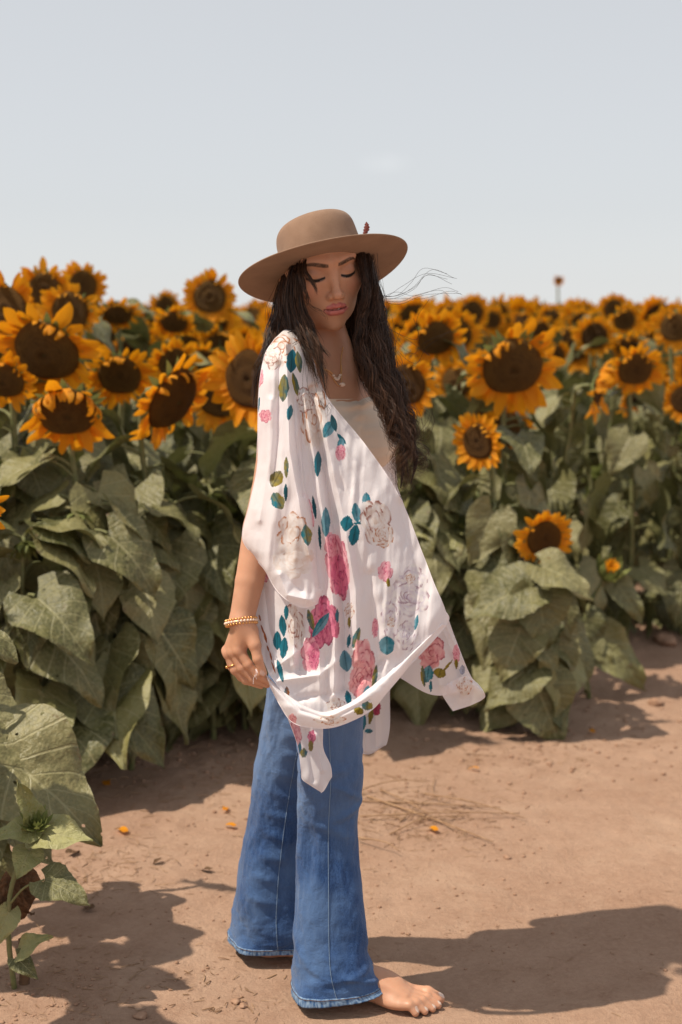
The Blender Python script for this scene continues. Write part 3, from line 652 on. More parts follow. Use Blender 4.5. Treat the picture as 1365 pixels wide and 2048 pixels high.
for k in range(26): inst('bract', BRACTS[k % 2], bud, petal_M(2.4 * k, .004 + .0004 * k, -.002, 1.25 - .035 * k, .026 + .0006 * k))
b1 = G(48, 1966); b1[2] = -.01; rt = plant('dry_stump', b1, 'short brown cut stump of a stalk beside the young plant', GRP_NEAR); rt['category'] = 'stump'; stalk(rt, [b1, b1 + np.array([.004, 0, .05]), b1 + np.array([.002, 0, .115])], .0125, .0115, 'stump_wood', MAT_DEAD)
# plants out of frame at the left whose leaves shade the path
b0 = np.array([-1.02, 3.0, -.01]); rt = plant('sunflower', b0, 'leafy plant at the left picture edge whose leaves shade the lower left path', GRP_NEAR)
stalk(rt, [b0, (-1.02, 3.0, .4), (-1.01, 2.98, .8), (-1.0, 2.96, 1.0)], .013, .009)
for ba, ti, m in (((-1.0, 3.12, .86), (-.72, 3.16, .80), 0), ((-1.0, 2.80, .72), (-.74, 2.74, .62), 0), ((-1.0, 3.22, .62), (-.80, 3.26, .52), 1), ((-1.0, 2.70, .90), (-.72, 2.66, .82), 1), ((-1.04, 3.0, .9), (-1.3, 2.9, .8), 0)):
    leaf_to(rt, ba, ti, (.25, -.1, .95), FLATL[m]); stalk(rt, [(-1.015, 2.99, ba[2] - .06), ((-1.015 + ba[0]) / 2, (2.99 + ba[1]) / 2, ba[2] + .02), ba], .005, .004, 'petiole')
flower_head(random.Random(5), rt, np.array([.0, -.06, 1.05]), nrm(-30, 20), .06, joined=JHEADS[2])
# young plant with a yellow-green top just right of the kimono
b0 = G(905, 1440); b0[2] = -.01; rt = plant('young_sunflower', b0, 'slender yellow-green budding plant just right of the kimono', GRP_NEAR); Yk = b0[1]
stalk(rt, [b0, W(898, 1300, Yk), W(905, 1180, Yk), W(920, 1070, Yk), W(922, 1050, Yk)], .008, .005)
for (bx, by, tx, ty, m, nn) in ((918, 1110, 985, 1118, 0, (.1, -.8, .55)), (915, 1080, 836, 1085, 2, (0, -.6, .8)), (922, 1060, 988, 1062, 2, (.1, -.4, .9)), (918, 1050, 893, 1025, 1, (.3, -.5, .8)), (906, 1150, 932, 1190, 0, (.2, -.85, .4)), (902, 1190, 880, 1225, 0, (0, -.85, .45)), (900, 1225, 935, 1262, 2, (.1, -.8, .6)), (905, 1060, 806, 1040, 0, (0, -.75, .6))):
    leaf_to(rt, W(bx, by, Yk), W(tx, ty, Yk - .05), nn, FLATY[m], 1.25)
bud = bpy.data.objects.new('bud', None); COL.objects.link(bud); bud.parent = rt; bud.matrix_local = mat_frame(*frame_from_normal((.1, -.5, .85)), W(922, 1052, Yk) - b0)
for k in range(26): inst('bract', BRACTS[k % 2], bud, petal_M(2.4 * k, .005 + .0005 * k, -.002, 1.2 - .035 * k, .030 + .0008 * k))
# half-open bud at the right
b0 = G(1180, 1400); b0[2] = -.01; rt = plant('young_sunflower', b0, 'half-open bud with an orange tip right of the low orange-disc sunflower', GRP_NEAR); Yk = b0[1]
stalk(rt, [b0, W(1168, 1300, Yk), W(1175, 1220, Yk), W(1205, 1165, Yk), W(1214, 1150, Yk)], .010, .007)
bud = bpy.data.objects.new('bud', None); COL.objects.link(bud); bud.parent = rt; bud.matrix_local = mat_frame(*frame_from_normal((.25, -.5, .8)), W(1214, 1150, Yk) - b0)
for k in range(30): inst('bract', BRACTS[k % 2], bud, petal_M(2.4 * k, .020 + .0004 * k, -.01, 1.35 - .02 * k, .060 + .001 * k))
for k in range(8): inst('petal', PETALS['flat'][k % 4], bud, petal_M(.8 * k, .012, .02, 1.2, .05))
for (bx, by, tx, ty, m, w) in ((1232, 1165, 1295, 1240, 2, .8), (1170, 1230, 1185, 1330, 1, 1), (1160, 1260, 1130, 1370, 0, 1), (1176, 1280, 1230, 1330, 2, .9), (1190, 1270, 1305, 1370, 1, .8)): leaf_to(rt, W(bx, by, Yk), W(tx, ty, Yk - .08), (.15, -.9, .4), FLATL[m], w)
# broad heart-shaped leaves under the low sunflower
b0 = G(1075, 1470); b0[2] = -.01; rt = plant('sunflower', b0, 'stalk carrying three broad heart-shaped leaves under the low orange-disc sunflower', GRP_NEAR); Yk = b0[1]
stalk(rt, [b0, W(1068, 1350, Yk), W(1062, 1240, Yk), W(1066, 1150, Yk + .02), W(1080, 1110, Yk + .05)], .011, .008)
for (bx, by, tx, ty, m, nn) in ((1076, 1178, 1100, 1292, 0, (.05, -.9, .45)), (1045, 1250, 1000, 1352, 0, (-.1, -.75, .65)), (1068, 1360, 1128, 1488, 0, (.1, -.93, .35)), (1066, 1170, 940, 1210, 1, (-.1, -.7, .7)), (1066, 1330, 970, 1400, 1, (-.1, -.7, .7)), (1080, 1130, 1190, 1170, 1, (.1, -.5, .85)), (1062, 1270, 1120, 1330, 2, (.2, -.8, .5))):
    leaf_to(rt, W(bx, by, Yk - .05), W(tx, ty, Yk - .14), nn, FLATL[m], 1.1)
x_ = flower_head(random.Random(9), rt, W(1085, 1110, Yk + .1) - b0, nrm(10, 30), .03, joined=JHEADS[4])
# leafy front stalks filling the left side of the wall
for k, (px, Yk, h) in enumerate(((40, 4.22, .78), (150, 4.32, .86), (255, 4.45, .80), (335, 4.62, .84), (425, 4.75, .86), (490, 4.86, .80), (770, 5.05, .80), (850, 5.1, .86), (960, 5.15, .80))):
    X = (px - 682.5) / FPX * Yk * 1.02; r = random.Random(70 + k)
    lab = 'broad-leaved stalk, %s in the front row %s of the person' % (('leftmost', 'second from the left', 'third from the left', 'fourth from the left', 'fifth from the left', 'last')[k] if k < 6 else ('first', 'second', 'third')[k - 6], 'left' if k < 6 else 'right')
    sunflower(X, Yk, (X, Yk + .10, h), nrm(r.uniform(-30, 30), 60), .035, lab, GRP_NEAR, 1300 + k, leaves=19, lsize=(.16, .34) if k < 6 else (.15, .27), lo=.20, hi=.98, joined=JBUD, faceaz=-math.pi / 2)

# ================================================================== litter on the path
drng = random.Random(99)
mk = Mat('straw'); oi = mk.new('ShaderNodeObjectInfo'); n = mk.noise(60, 2, .5, mk.coord()); MAT_STRAW = mk.done(mk.bsdf(mk.mix(mk.mapr(n, .3, .7), (.27, .155, .085), (.42, .27, .16)), .8, mk.bump(n, .3, .004), .2))
mk = Mat('clod'); n = mk.noise(40, 4, .6, mk.coord()); MAT_CLOD = mk.done(mk.bsdf(mk.mix(mk.mapr(n, .3, .7), (.27, .155, .10), (.42, .265, .18)), .95, mk.bump(n, .6, .01), .1))
def gpt(px, py): p = G(px, py); p[2] = gz(p[0], p[1]); return p
# heap of long dry stalks right of the jeans
ST = [((705, 1608), (1000, 1622), .0035), ((735, 1602), (985, 1690), .004), ((720, 1645), (1040, 1640), .003), ((712, 1595), (860, 1575), .003), ((780, 1672), (930, 1640), .003), ((760, 1585), (905, 1665), .0028), ((850, 1600), (1050, 1648), .003), ((715, 1690), (800, 1712), .003), ((800, 1650), (880, 1598), .0025), ((870, 1560), (885, 1620), .002)]
for k, (a, b, r) in enumerate(ST):
    A, B = gpt(*a), gpt(*b); M = (A + B) / 2 + np.array([0, drng.uniform(-.03, .03), 0]); z0 = .004 + .004 * (k % 4)
    p = spline(np.array([A + [0, 0, z0], M + [drng.uniform(-.02, .02), 0, z0 + drng.uniform(0, .02)], B + [0, 0, z0]]), 14)
    p[:, 2] = np.maximum(p[:, 2], np.array([gz(q[0], q[1]) for q in p]) + r * .6)
    me = tube_mesh('dry_stalk', p, r * .75 * np.linspace(1.1, .6, 14), 6); o = tag(obj('dry_stalk', me, MAT_STRAW), 'thin dry stalk lying in the small heap on the path right of the jeans', 'dry stalk', 'dry stalks heaped on the path')
# straw, chaff and crumbs too many to count
paths, rads = [], []
def litter(cx, cy, sx, sy, n, L0, L1, r0=.0006, r1=.0016):
    for _ in range(n):
        x, y = drng.gauss(cx, sx), drng.gauss(cy, sy)
        if not (-60 < x < 1420 and 1380 < y < 2060): continue
        p = G(x, y); z = gz(p[0], p[1]); L = drng.uniform(L0, L1); a = drng.uniform(0, 6.28); d = np.array([math.cos(a), math.sin(a), drng.uniform(-.05, .22)]) * L
        q = np.array([p[0], p[1], z + .0015]); m = q + d * .5 + np.array([drng.uniform(-.05, .05) * L, drng.uniform(-.05, .05) * L, drng.uniform(0, .06) * L]); paths.append(spline(np.array([q, m, q + d]), 5)); rads.append(np.full(5, drng.uniform(r0, r1)))
litter(830, 1630, 85, 36, 380, .006, .05, .0004, .0012); litter(200, 1745, 90, 38, 200, .008, .045, .0004, .0012); litter(330, 1560, 160, 50, 260, .01, .05); litter(980, 1500, 180, 40, 200, .01, .05)
litter(682, 1800, 420, 140, 260, .005, .028, .0004, .0009); litter(120, 1960, 130, 60, 120, .006, .035, .0004, .0011); litter(480, 1960, 90, 40, 60, .008, .03)
v, f = tube_arrays(np.array(paths), np.array(rads), 3); tag(obj('straw_litter', mesh_np('straw_litter', v, f), MAT_STRAW), 'bits of straw and chaff strewn over the dirt path', 'straw', kind='stuff')
bm = bmesh.new(); bmesh.ops.create_icosphere(bm, subdivisions=1, radius=1.0); iv = np.array([q.co[:] for q in bm.verts]); bm.verts.ensure_lookup_table(); ifc = np.array([[q.index for q in fc.verts] for fc in bm.faces]); bm.free()
V, F = [], []
def crumbs(cx, cy, sx, sy, n, s0, s1):
    for _ in range(n):
        x, y = drng.gauss(cx, sx), drng.gauss(cy, sy)
        if not (-60 < x < 1420 and 1330 < y < 2060): continue
        p = G(x, y); s = s0 + (s1 - s0) * drng.random() ** 3; w = iv * s * (1 + .28 * vnoise(iv * 1.7 + drng.uniform(0, 50)))[:, None] * np.array([1, drng.uniform(.7, 1.1), drng.uniform(.5, .8)])
        F.append(ifc + 42 * len(V) if len(iv) == 42 else ifc + len(iv) * len(V)); V.append(w + np.array([p[0], p[1], gz(p[0], p[1]) + s * .25]))
crumbs(350, 1530, 220, 45, 600, .0015, .010); crumbs(1050, 1480, 200, 45, 550, .0015, .011); crumbs(682, 1780, 420, 160, 900, .0012, .006); crumbs(100, 1985, 110, 45, 220, .0012, .007); crumbs(830, 1630, 90, 35, 250, .0015, .007)
tag(obj('soil_crumbs', mesh_np('soil_crumbs', np.vstack(V), np.vstack(F)), MAT_CLOD), 'loose crumbs of dry soil scattered on the path', 'soil', kind='stuff')
for k, (px, py, s, lab) in enumerate(((472, 2000, .011, 'pale clod of earth left of the front hem, larger of two'), (487, 2010, .009, 'small pale clod of earth left of the front hem, smaller of two'), (1015, 1716, .010, 'flat pale clod on the sunny path right of the jeans'), (1312, 1414, .028, 'stone-sized clod on the path near the right edge'), (282, 2030, .014, 'clod lying in the shade at the bottom left'), (1330, 1295, .05, 'lump of earth behind the plants at the right edge'))):
    p = gpt(px, py); bm = bmesh.new(); bmesh.ops.create_icosphere(bm, subdivisions=3, radius=s); me = bpy.data.meshes.new('soil_clod')
    for q in bm.verts: q.co = q.co * (1 + .30 * float(vnoise(np.array(q.co[:]) / s * 1.6 + k * 5)) + .1 * float(vnoise(np.array(q.co[:]) / s * 4 + k))); q.co.z *= .6
    for fc in bm.faces: fc.smooth = True
    bm.to_mesh(me); bm.free(); o = tag(obj('soil_clod', me, MAT_CLOD), lab, 'clod', 'clods on the path'); o.location = Vector(p + [0, 0, s * .35])
for k, (px, py, L, az, lab) in enumerate(((250, 1673, .040, .5, 'fallen orange petal on the shaded path, left of the jeans, nearer one'), (452, 1628, .036, 0.0, 'fallen orange petal on the shaded path just left of the jeans'), (215, 1590, .040, .2, 'fallen orange petal under the leaves at the left'), (872, 1672, .034, .4, 'fallen orange petal among the dry stalks right of the jeans'), (958, 1546, .03, 1.2, 'fallen orange petal on the path below the heart-shaped leaves'), (1188, 1474, .03, .3, 'fallen orange petal on the path at the right'), (470, 1662, .03, .9, 'faded petal on the path beside the rear jeans leg'))):
    p = gpt(px, py); me = PETALS['back'][k % 3]; o = bpy.data.objects.new('fallen_petal', me); COL.objects.link(o); o.matrix_world = Matrix.Translation(Vector(p + [0, 0, .012])) @ Matrix.Rotation(az, 4, 'Z') @ Matrix.Rotation(.15, 4, 'X') @ Matrix.Scale(L * 1.3, 4); tag(o, lab, 'petal', 'petals fallen on the path')
for k, (px, py, L, az, lab) in enumerate(((420, 1745, .035, 1.0, 'small curled dry leaf on the sunny path left of the jeans'), (322, 1728, .03, 2.2, 'small dark dry leaf at the shade line left of the jeans'), (180, 1830, .05, .4, 'long dry leaf scrap on the path at lower left'), (140, 1715, .05, -.6, 'dry leaf scrap near the young plant at lower left'))):
    p = gpt(px, py); o = bpy.data.objects.new('dry_leaf', DEADL[0]); COL.objects.link(o); o.matrix_world = Matrix.Translation(Vector(p + [0, 0, .010])) @ Matrix.Rotation(az, 4, 'Z') @ Matrix.Rotation(.25, 4, 'X') @ Matrix.Scale(L, 4); tag(o, lab, 'dry leaf', 'dry leaves on the path')

# ================================================================== the person
# ---- distance functions
def ell(p, c, r):
    q = (p - np.asarray(c)) / np.asarray(r); k0 = np.sqrt((q * q).sum(-1)); q2 = q / np.asarray(r)
    return k0 * (k0 - 1.0) / (np.sqrt((q2 * q2).sum(-1)) + 1e-9)
def cone(p, a, b, ra, rb):
    a = np.asarray(a, float); b = np.asarray(b, float); ab = b - a
    h = np.clip(((p - a) @ ab) / (ab @ ab), 0, 1)
    d = p - (a + h[..., None] * ab)
    return np.sqrt((d * d).sum(-1)) - (ra + (rb - ra) * h)
def smin(a, b, k):
    h = np.maximum(k - np.abs(a - b), 0) / k
    return np.minimum(a, b) - h * h * k * 0.25
def smax(a, b, k): return -smin(-a, -b, k)
def chain(p, pts, rad, k=0.01):
    d = None
    for i in range(len(pts) - 1):
        q = cone(p, pts[i], pts[i + 1], rad[i], rad[i + 1]); d = q if d is None else smin(d, q, k)
    return d

# ---- head frame
HS = 1.13
_yaw, _pit, _rol = R(20), R(13), R(9)
HN = np.array([math.sin(_yaw) * math.cos(_pit), -math.cos(_yaw) * math.cos(_pit), -math.sin(_pit)])
_ex = np.array([math.cos(_yaw), math.sin(_yaw), 0]); _ez = np.cross(HN, _ex)
HX = math.cos(_rol) * _ex + math.sin(_rol) * _ez; HZ = -math.sin(_rol) * _ex + math.cos(_rol) * _ez
HO = W(667, 546, 2.965) - 0.085 * HS * HN
def head_local(P):
    v = (P - HO) / HS
    return np.stack([v @ HX, v @ HN, v @ HZ], -1)          # (x to the picture's right, outwards, up)
def head_world(q):
    q = np.asarray(q, float) * HS
    return HO + q[..., 0:1] * HX + q[..., 1:2] * HN + q[..., 2:3] * HZ
H_ROLL, H_BACK = R(12.7), R(17)
_hu = np.array([-math.sin(H_ROLL), 0, math.cos(H_ROLL)]); _hf = np.array([0, -1.0, 0])
HAT_U = math.cos(H_BACK) * _hu - math.sin(H_BACK) * _hf      # axis of the hat, leaning away from the camera
HATC = W(648, 538, 3.050)
UL = [(0.0, .0895, -.0612), (.006, .0895, -.0600), (.014, .0862, -.0622), (.0265, .0755, -.0660)]
LL = [(0.0, .0885, -.0722), (.011, .0868, -.0716), (.020, .0805, -.0690), (.0260, .0757, -.0666)]
def sdf_head(P):
    p = head_local(P); m = p.copy(); m[..., 0] = np.abs(m[..., 0])
    d = ell(p, (0, -.010, .028), (.0705, .088, .082))
    d = smin(d, ell(p, (0, .018, -.026), (.0635, .068, .082)), .030)
    d = smin(d, ell(p, (0, .034, -.070), (.047, .048, .041)), .026)
    d = smin(d, ell(m, (.043, .002, -.056), (.017, .030, .026)), .022)
    d = smin(d, ell(p, (0, .0715, -.0985), (.016, .013, .0125)), .020)
    d = smin(d, ell(m, (.041, .050, -.029), (.022, .020, .018)), .020)
    d = smin(d, cone(m, (.010, .0805, .0205), (.046, .064, .0225), .0075, .006), .014)
    d = smin(d, ell(p, (0, .060, -.066), (.029, .0275, .024)), .016)
    d = smax(d, -ell(m, (.0315, .0960, -.0005), (.0190, .0175, .0115)), .012)
    d = smin(d, ell(m, (.0315, .0650, -.0015), (.0165, .0138, .0120)), .0045)
    # lid crease and lower lid edge
    d = smax(d, -(np.abs(ell(m, (.0315, .066, -.002), (.0162, .030, .0108))) + .0006 + 20 * np.maximum(0, .074 - m[..., 1])), .0015)
    # nose
    d = smin(d, cone(p, (0, .0775, .012), (0, .0965, -.034), .0060, .0080), .011)
    d = smin(d, ell(p, (0, .0990, -.0385), (.0088, .0094, .0084)), .007)
    d = smin(d, ell(m, (.0108, .0880, -.0420), (.0060, .0095, .0066)), .006)
    d = smax(d, -ell(m, (.0060, .0950, -.0492), (.0038, .0058, .0032)), .0025)
    # lips, a little parted
    m2 = m
    d = smin(d, chain(m2, UL, (.0038, .0042, .0037, .0015), .002), .0022)
    d = smin(d, chain(m2, LL, (.0056, .0054, .0039, .0015), .002), .0026)
    d = smax(d, -ell(p, (0, .0930, -.0668), (.0140, .012, .0013)), .0012)
    d = smax(d, -(chain(m2, [(0, .0955, -.0668), (.014, .0918, -.0664), (.0272, .0780, -.0664)], (.0026, .0022, .0010), .001)), .0012)
    d = smax(d, -cone(p, (0, .0925, -.0500), (0, .0955, -.0580), .0022, .0026), .004)
    # the hat sits on the head: the skull ends inside the crown
    d = smax(d, (((P - HATC) @ HAT_U) - .012) / HS, .012)
    # ears, flat under the hair
    d = smin(d, ell(m, (.0685, -.016, -.014), (.006, .015, .026)), .006)
    return d * HS

# ---- torso frame
FW = np.array([0.77, -0.64, 0]); FW /= np.linalg.norm(FW); RT = np.array([-0.64, -0.77, 0]); RT /= np.linalg.norm(RT)
UPZ = np.array([0, 0, 1.0])
NB = W(652, 702, 3.085)                                  # base of the neck
def TB(f, r, z): return np.array([NB[0], NB[1], 0]) + f * FW + r * RT + np.array([0, 0, z])
def body_local(P):
    v = P - np.array([NB[0], NB[1], 0]); return np.stack([v @ FW, v @ RT, v[..., 2]], -1)
# right arm
A_SH, A_EL, A_WR = W(584, 716, 2.965), W(536, 985, 2.93), W(484, 1240, 2.865)
# right foot frame
def foot_frame(heel, toe):
    a = toe - heel; L = np.linalg.norm(a); a = a / L; b = np.array([a[1], -a[0], 0]); return heel, a, b, L
FR = foot_frame(G(628, 1990), G(889, 2020))
FL = foot_frame(G(508, 1909), G(746, 1925))
def sdf_foot(P, F, side):
    o, a, b, L = F; s = L / .245
    v = (P - o) / s; p = np.stack([v @ a, (v @ b) * side, v[..., 2]], -1)      # b>0: little-toe side
    d = ell(p, (.030, .0, .026), (.033, .029, .028))
    d = smin(d, cone(p, (.045, .002, .040), (.150, .002, .024), .030, .022), .02)
    d = smin(d, ell(p, (.166, .003, .0165), (.042, .039, .0160)), .022)
    d = smin(d, ell(p, (.095, -.010, .038), (.066, .020, .027)), .022)
    d = smin(d, cone(p, (.050, .0, .060), (.030, 0, .16), .032, .032), .022)
    for yy in (-.018, -.004, .008, .019): d = smin(d, cone(p, (.085, yy * .5 - .004, .058), (.178, yy * 1.15, .0285), .0035, .0030), .010)
    d = smax(d, -p[..., 2] + .0005, .004)
    for (x0, y0, x1, y1, r0, r1) in ((.184, -.025, .2420, -.022, .0118, .0104), (.190, -.006, .2400, -.002, .0080, .0072),
                                     (.186, .008, .2320, .0120, .0076, .0068), (.180, .0205, .2200, .0245, .0074, .0066),
                                     (.172, .0310, .2050, .0350, .0074, .0068)):
        xm, ym = .55 * x0 + .45 * x1, .5 * (y0 + y1)
        t = smin(cone(p, (x0, y0, .017), (xm, ym, .0185), r0, r0 * .93), cone(p, (xm, ym, .0185), (x1 - r1, y1, r1 * .93), r0 * .93, r1), .004)
        d = smin(d, t, .006)
    return d * s
HY = 2.86
FING = [  # index, middle, ring, little: knuckle, middle joint, last joint, tip
    [W(480, 1302, HY - .012), W(497, 1329, HY - .020), W(515, 1350, HY - .022), W(537, 1363, HY - .020)],
    [W(468, 1305, HY + .002), W(484, 1336, HY - .008), W(506, 1358, HY - .010), W(535, 1370, HY - .008)],
    [W(458, 1308, HY + .014), W(470, 1340, HY + .004), W(492, 1361, HY + .003), W(523, 1372, HY + .004)],
    [W(455, 1302, HY + .027), W(464, 1334, HY + .018), W(482, 1355, HY + .016), W(508, 1367, HY + .016)]]
THUMB = [W(504, 1262, HY - .004), W(510, 1290, HY - .024), W(516, 1318, HY - .032), W(527, 1346, HY - .032)]
def sdf_hand(P):
    d = None
    wr = W(484, 1240, HY)
    for i, f in enumerate(FING):
        st = wr + (f[0] - wr) * .1 + np.array([0, (i - 1.5) * .007, 0])
        q = cone(P, st, f[0] + (f[0] - f[1]) * .0, .0135, (.0108, .0112, .0106, .0095)[i]); d = q if d is None else smin(d, q, .012)
    d = smin(d, cone(P, wr, THUMB[1], .017, .0125), .014)
    d = smin(d, cone(P, W(497, 1258, HY - .006), W(484, 1292, HY - .006), .014, .010), .014)
    for i, f in enumerate(FING):
        s = (1.0, 1.0, .97, .86)[i]
        q = chain(P, f, (.0108 * s, .0096 * s, .0086 * s, .0066 * s), .004); d = smin(d, q, .0045)
        d = smin(d, ell(P, f[0] + np.array([-.001, 0, .001]), (.0105, .0105, .0105)), .006)
    q = chain(P, THUMB, (.014, .0112, .0100, .0078), .004)
    d = smin(d, q, .006)
    return d
def sdf_body(P):
    b = body_local(P); m = b.copy(); m[..., 1] = np.abs(m[..., 1])
    # neck and trunk
    nk = HO + HS * (-.008 * HN - .060 * HZ)
    d = cone(P, nk, NB + np.array([.004, .008, -.02]), .045, .047)
    d = smin(d, cone(P, NB + np.array([0, .008, -.01]), TB(-.02, 0, 1.30), .050, .075), .04)
    d = smin(d, cone(m, (-.03, .035, 1.43), (-.03, .12, 1.375), .022, .03), .04)
    d = smin(d, ell(b, (-.005, 0, 1.27), (.095, .155, .13)), .05)                      # rib cage
    d = smin(d, cone(m, (-.025, .03, 1.372), (-.020, .120, 1.350), .040, .038), .05)   # shoulders
    d = smin(d, cone(m, (.050, .02, 1.368), (.020, .140, 1.375), .0085, .0070), .020)    # collarbones
    d = smin(d, ell(m, (.068, .070, 1.215), (.050, .060, .056)), .035)                  # bust
    d = smin(d, ell(b, (-.005, 0, 1.06), (.085, .118, .14)), .06)
    d = smin(d, ell(P, W(648, 1190, 3.075), (.080, .075, .12)), .06)
    # legs (under the denim)
    d = smin(d, chain(P, [W(655, 1260, 3.035), W(660, 1600, 2.98), FR[0] + FR[1] * .045 + UPZ * .12], (.070, .046, .034), .006), .03)
    d = smin(d, chain(P, [W(628, 1260, 3.09), W(560, 1560, 3.16), FL[0] + FL[1] * .045 + UPZ * .12 + np.array([0, .02, 0])], (.070, .046, .028), .006), .03)
    # arms
    d = smin(d, chain(P, [A_SH, A_EL, A_EL + .28 * (A_WR - A_EL), A_EL + .7 * (A_WR - A_EL), A_WR], (.042, .034, .036, .0295, .0255), .004), .03)
    ls = TB(-.02, -.165, 1.345)
    d = smin(d, chain(P, [ls, ls + np.array([-.01, .02, -.29]), ls + np.array([-.01, .02, -.50]), ls + np.array([-.01, .02, -.56])], (.040, .034, .026, .022), .004), .03)
    return d
_HC = HO; _HANDC = W(490, 1305, HY)
def sdf(P):
    P = np.asarray(P, float); sh = P.shape[:-1]; P = P.reshape(-1, 3)
    d = sdf_body(P)
    for cen, rad, fn, k in ((_HC, .21, sdf_head, .010), (_HANDC, .13, sdf_hand, .012),
                            (FR[0] + .12 * FR[1], .24, lambda q: sdf_foot(q, FR, 1), .02), (FL[0] + .12 * FL[1], .24, lambda q: sdf_foot(q, FL, -1), .02)):
        i = np.flatnonzero(((P - cen) ** 2).sum(-1) < rad * rad)
        if len(i): d[i] = smin(d[i], fn(P[i]), k)
    return d.reshape(sh)
def sdf_grad(P, e=.0006):
    o = np.array([[1, -1, -1], [-1, -1, 1], [-1, 1, -1], [1, 1, 1]], float); g = 0
    for q in o: g = g + q * sdf(P + q * e)[:, None]
    return g / (np.linalg.norm(g, axis=1, keepdims=True) + 1e-12)
def project(P, it=3, off=0.0):
    P = np.array(P, float)
    for _ in range(it):
        P = P - (sdf(P) - off)[:, None] * .95 * sdf_grad(P)
    return P
def surface_nets(lo, hi, h, sub=4):
    nb = np.ceil((hi - lo) / (h * sub)).astype(int) + 1
    gx = [lo[a] + np.arange(nb[a]) * h * sub for a in range(3)]
    cp = np.stack(np.meshgrid(*gx, indexing='ij'), -1); cd = sdf(cp)
    n = (nb - 1) * sub + 1
    D = np.repeat(np.repeat(np.repeat(cd, sub, 0), sub, 1), sub, 2)[:n[0], :n[1], :n[2]].astype(np.float32)
    act = np.abs(cd) < h * sub * 2.0
    a0 = np.zeros(nb, bool)
    a0[:] = act
    bl = np.argwhere(a0)
    off = np.stack(np.meshgrid(*[np.arange(-sub // 2, sub // 2 + 1)] * 3, indexing='ij'), -1).reshape(-1, 3)
    mask = np.zeros(n, bool)
    for o in off:
        q = bl * sub + o; q = q[((q >= 0) & (q < n)).all(1)]; mask[q[:, 0], q[:, 1], q[:, 2]] = True
    ii = np.argwhere(mask); D[mask] = sdf(lo + ii * h)
    s = D < 0
    cs = [s[i:n[0] - 1 + i, j:n[1] - 1 + j, k:n[2] - 1 + k] for i in (0, 1) for j in (0, 1) for k in (0, 1)]
    any_ = np.logical_or.reduce(cs); all_ = np.logical_and.reduce(cs); cell = any_ & ~all_
    cid = np.full(cell.shape, -1, np.int64); ci = np.argwhere(cell); cid[cell] = np.arange(len(ci))
    acc = np.zeros((len(ci), 3)); cnt = np.zeros(len(ci))
    cor = [np.array(c) for c in ((0, 0, 0), (0, 0, 1), (0, 1, 0), (0, 1, 1), (1, 0, 0), (1, 0, 1), (1, 1, 0), (1, 1, 1))]
    vals = [D[ci[:, 0] + c[0], ci[:, 1] + c[1], ci[:, 2] + c[2]] for c in cor]
    for a in range(8):
        for b in range(a + 1, 8):
            if np.abs(cor[a] - cor[b]).sum() == 1:
                x = (vals[a] < 0) != (vals[b] < 0); t = np.where(x, vals[a] / (vals[a] - vals[b] + 1e-20), 0)
                acc += np.where(x[:, None], cor[a] + t[:, None] * (cor[b] - cor[a]), 0); cnt += x
    V = lo + (ci + acc / cnt[:, None]) * h
    F = []
    for ax in range(3):
        u, v = (ax + 1) % 3, (ax + 2) % 3
        sl0 = [slice(None)] * 3; sl1 = [slice(None)] * 3; sl0[ax] = slice(0, -1); sl1[ax] = slice(1, None)
        ch = s[tuple(sl0)] != s[tuple(sl1)]
        e = np.argwhere(ch); e = e[(e[:, u] > 0) & (e[:, v] > 0) & (e[:, u] < n[u] - 1) & (e[:, v] < n[v] - 1)]
        ids = []
        for du, dv in ((-1, -1), (0, -1), (0, 0), (-1, 0)):
            q = e.copy(); q[:, u] += du; q[:, v] += dv; ids.append(cid[q[:, 0], q[:, 1], q[:, 2]])
        f = np.stack(ids, 1); fl = s[e[:, 0], e[:, 1], e[:, 2]]
        f = np.where(fl[:, None], f, f[:, ::-1]); F.append(f[(f >= 0).all(1)])
    return V, np.vstack(F)
_V, _F = surface_nets(np.array([-.34, 2.70, -.02]), np.array([.34, 3.46, 1.74]), .0045)
_V = project(_V, 2)
_me = mesh_np('body', _V, _F)
def refine(me, pred):
    bm = bmesh.new(); bm.from_mesh(me); bm.verts.ensure_lookup_table()
    co = np.array([v.co[:] for v in bm.verts]); sel = pred(co)
    bm.faces.ensure_lookup_table()
    fs = [f for f in bm.faces if all(sel[v.index] for v in f.verts)]
    es = list({e for f in fs for e in f.edges})
    bmesh.ops.subdivide_edges(bm, edges=es, cuts=1, use_grid_fill=True)
    for f in bm.faces: f.smooth = True
    bm.to_mesh(me); bm.free(); me.update()
    co = np.empty(len(me.vertices) * 3, np.float32); me.vertices.foreach_get('co', co); co = co.reshape(-1, 3).astype(float)
    s2 = pred(co); co[s2] = project(co[s2], 2)
    me.vertices.foreach_set('co', co.astype(np.float32).ravel()); me.update()
def _face_zone(P, pad=0.0):
    q = head_local(P); return (q[:, 1] > .030 - pad) & (q[:, 2] > -.118 - pad) & (q[:, 2] < .060 + pad) & (np.linalg.norm(P - HO, axis=1) < .2)
refine(_me, lambda P: _face_zone(P, .012) | (np.linalg.norm(P - _HANDC, axis=1) < .085) | ((P[:, 2] < .055) & (((P - FR[0]) @ FR[1]) > .06)))
refine(_me, lambda P: _face_zone(P) | ((P[:, 2] < .05) & (((P - FR[0]) @ FR[1]) > .17)))
_co = np.empty(len(_me.vertices) * 3, np.float32); _me.vertices.foreach_get('co', _co); _co = _co.reshape(-1, 3).astype(float)
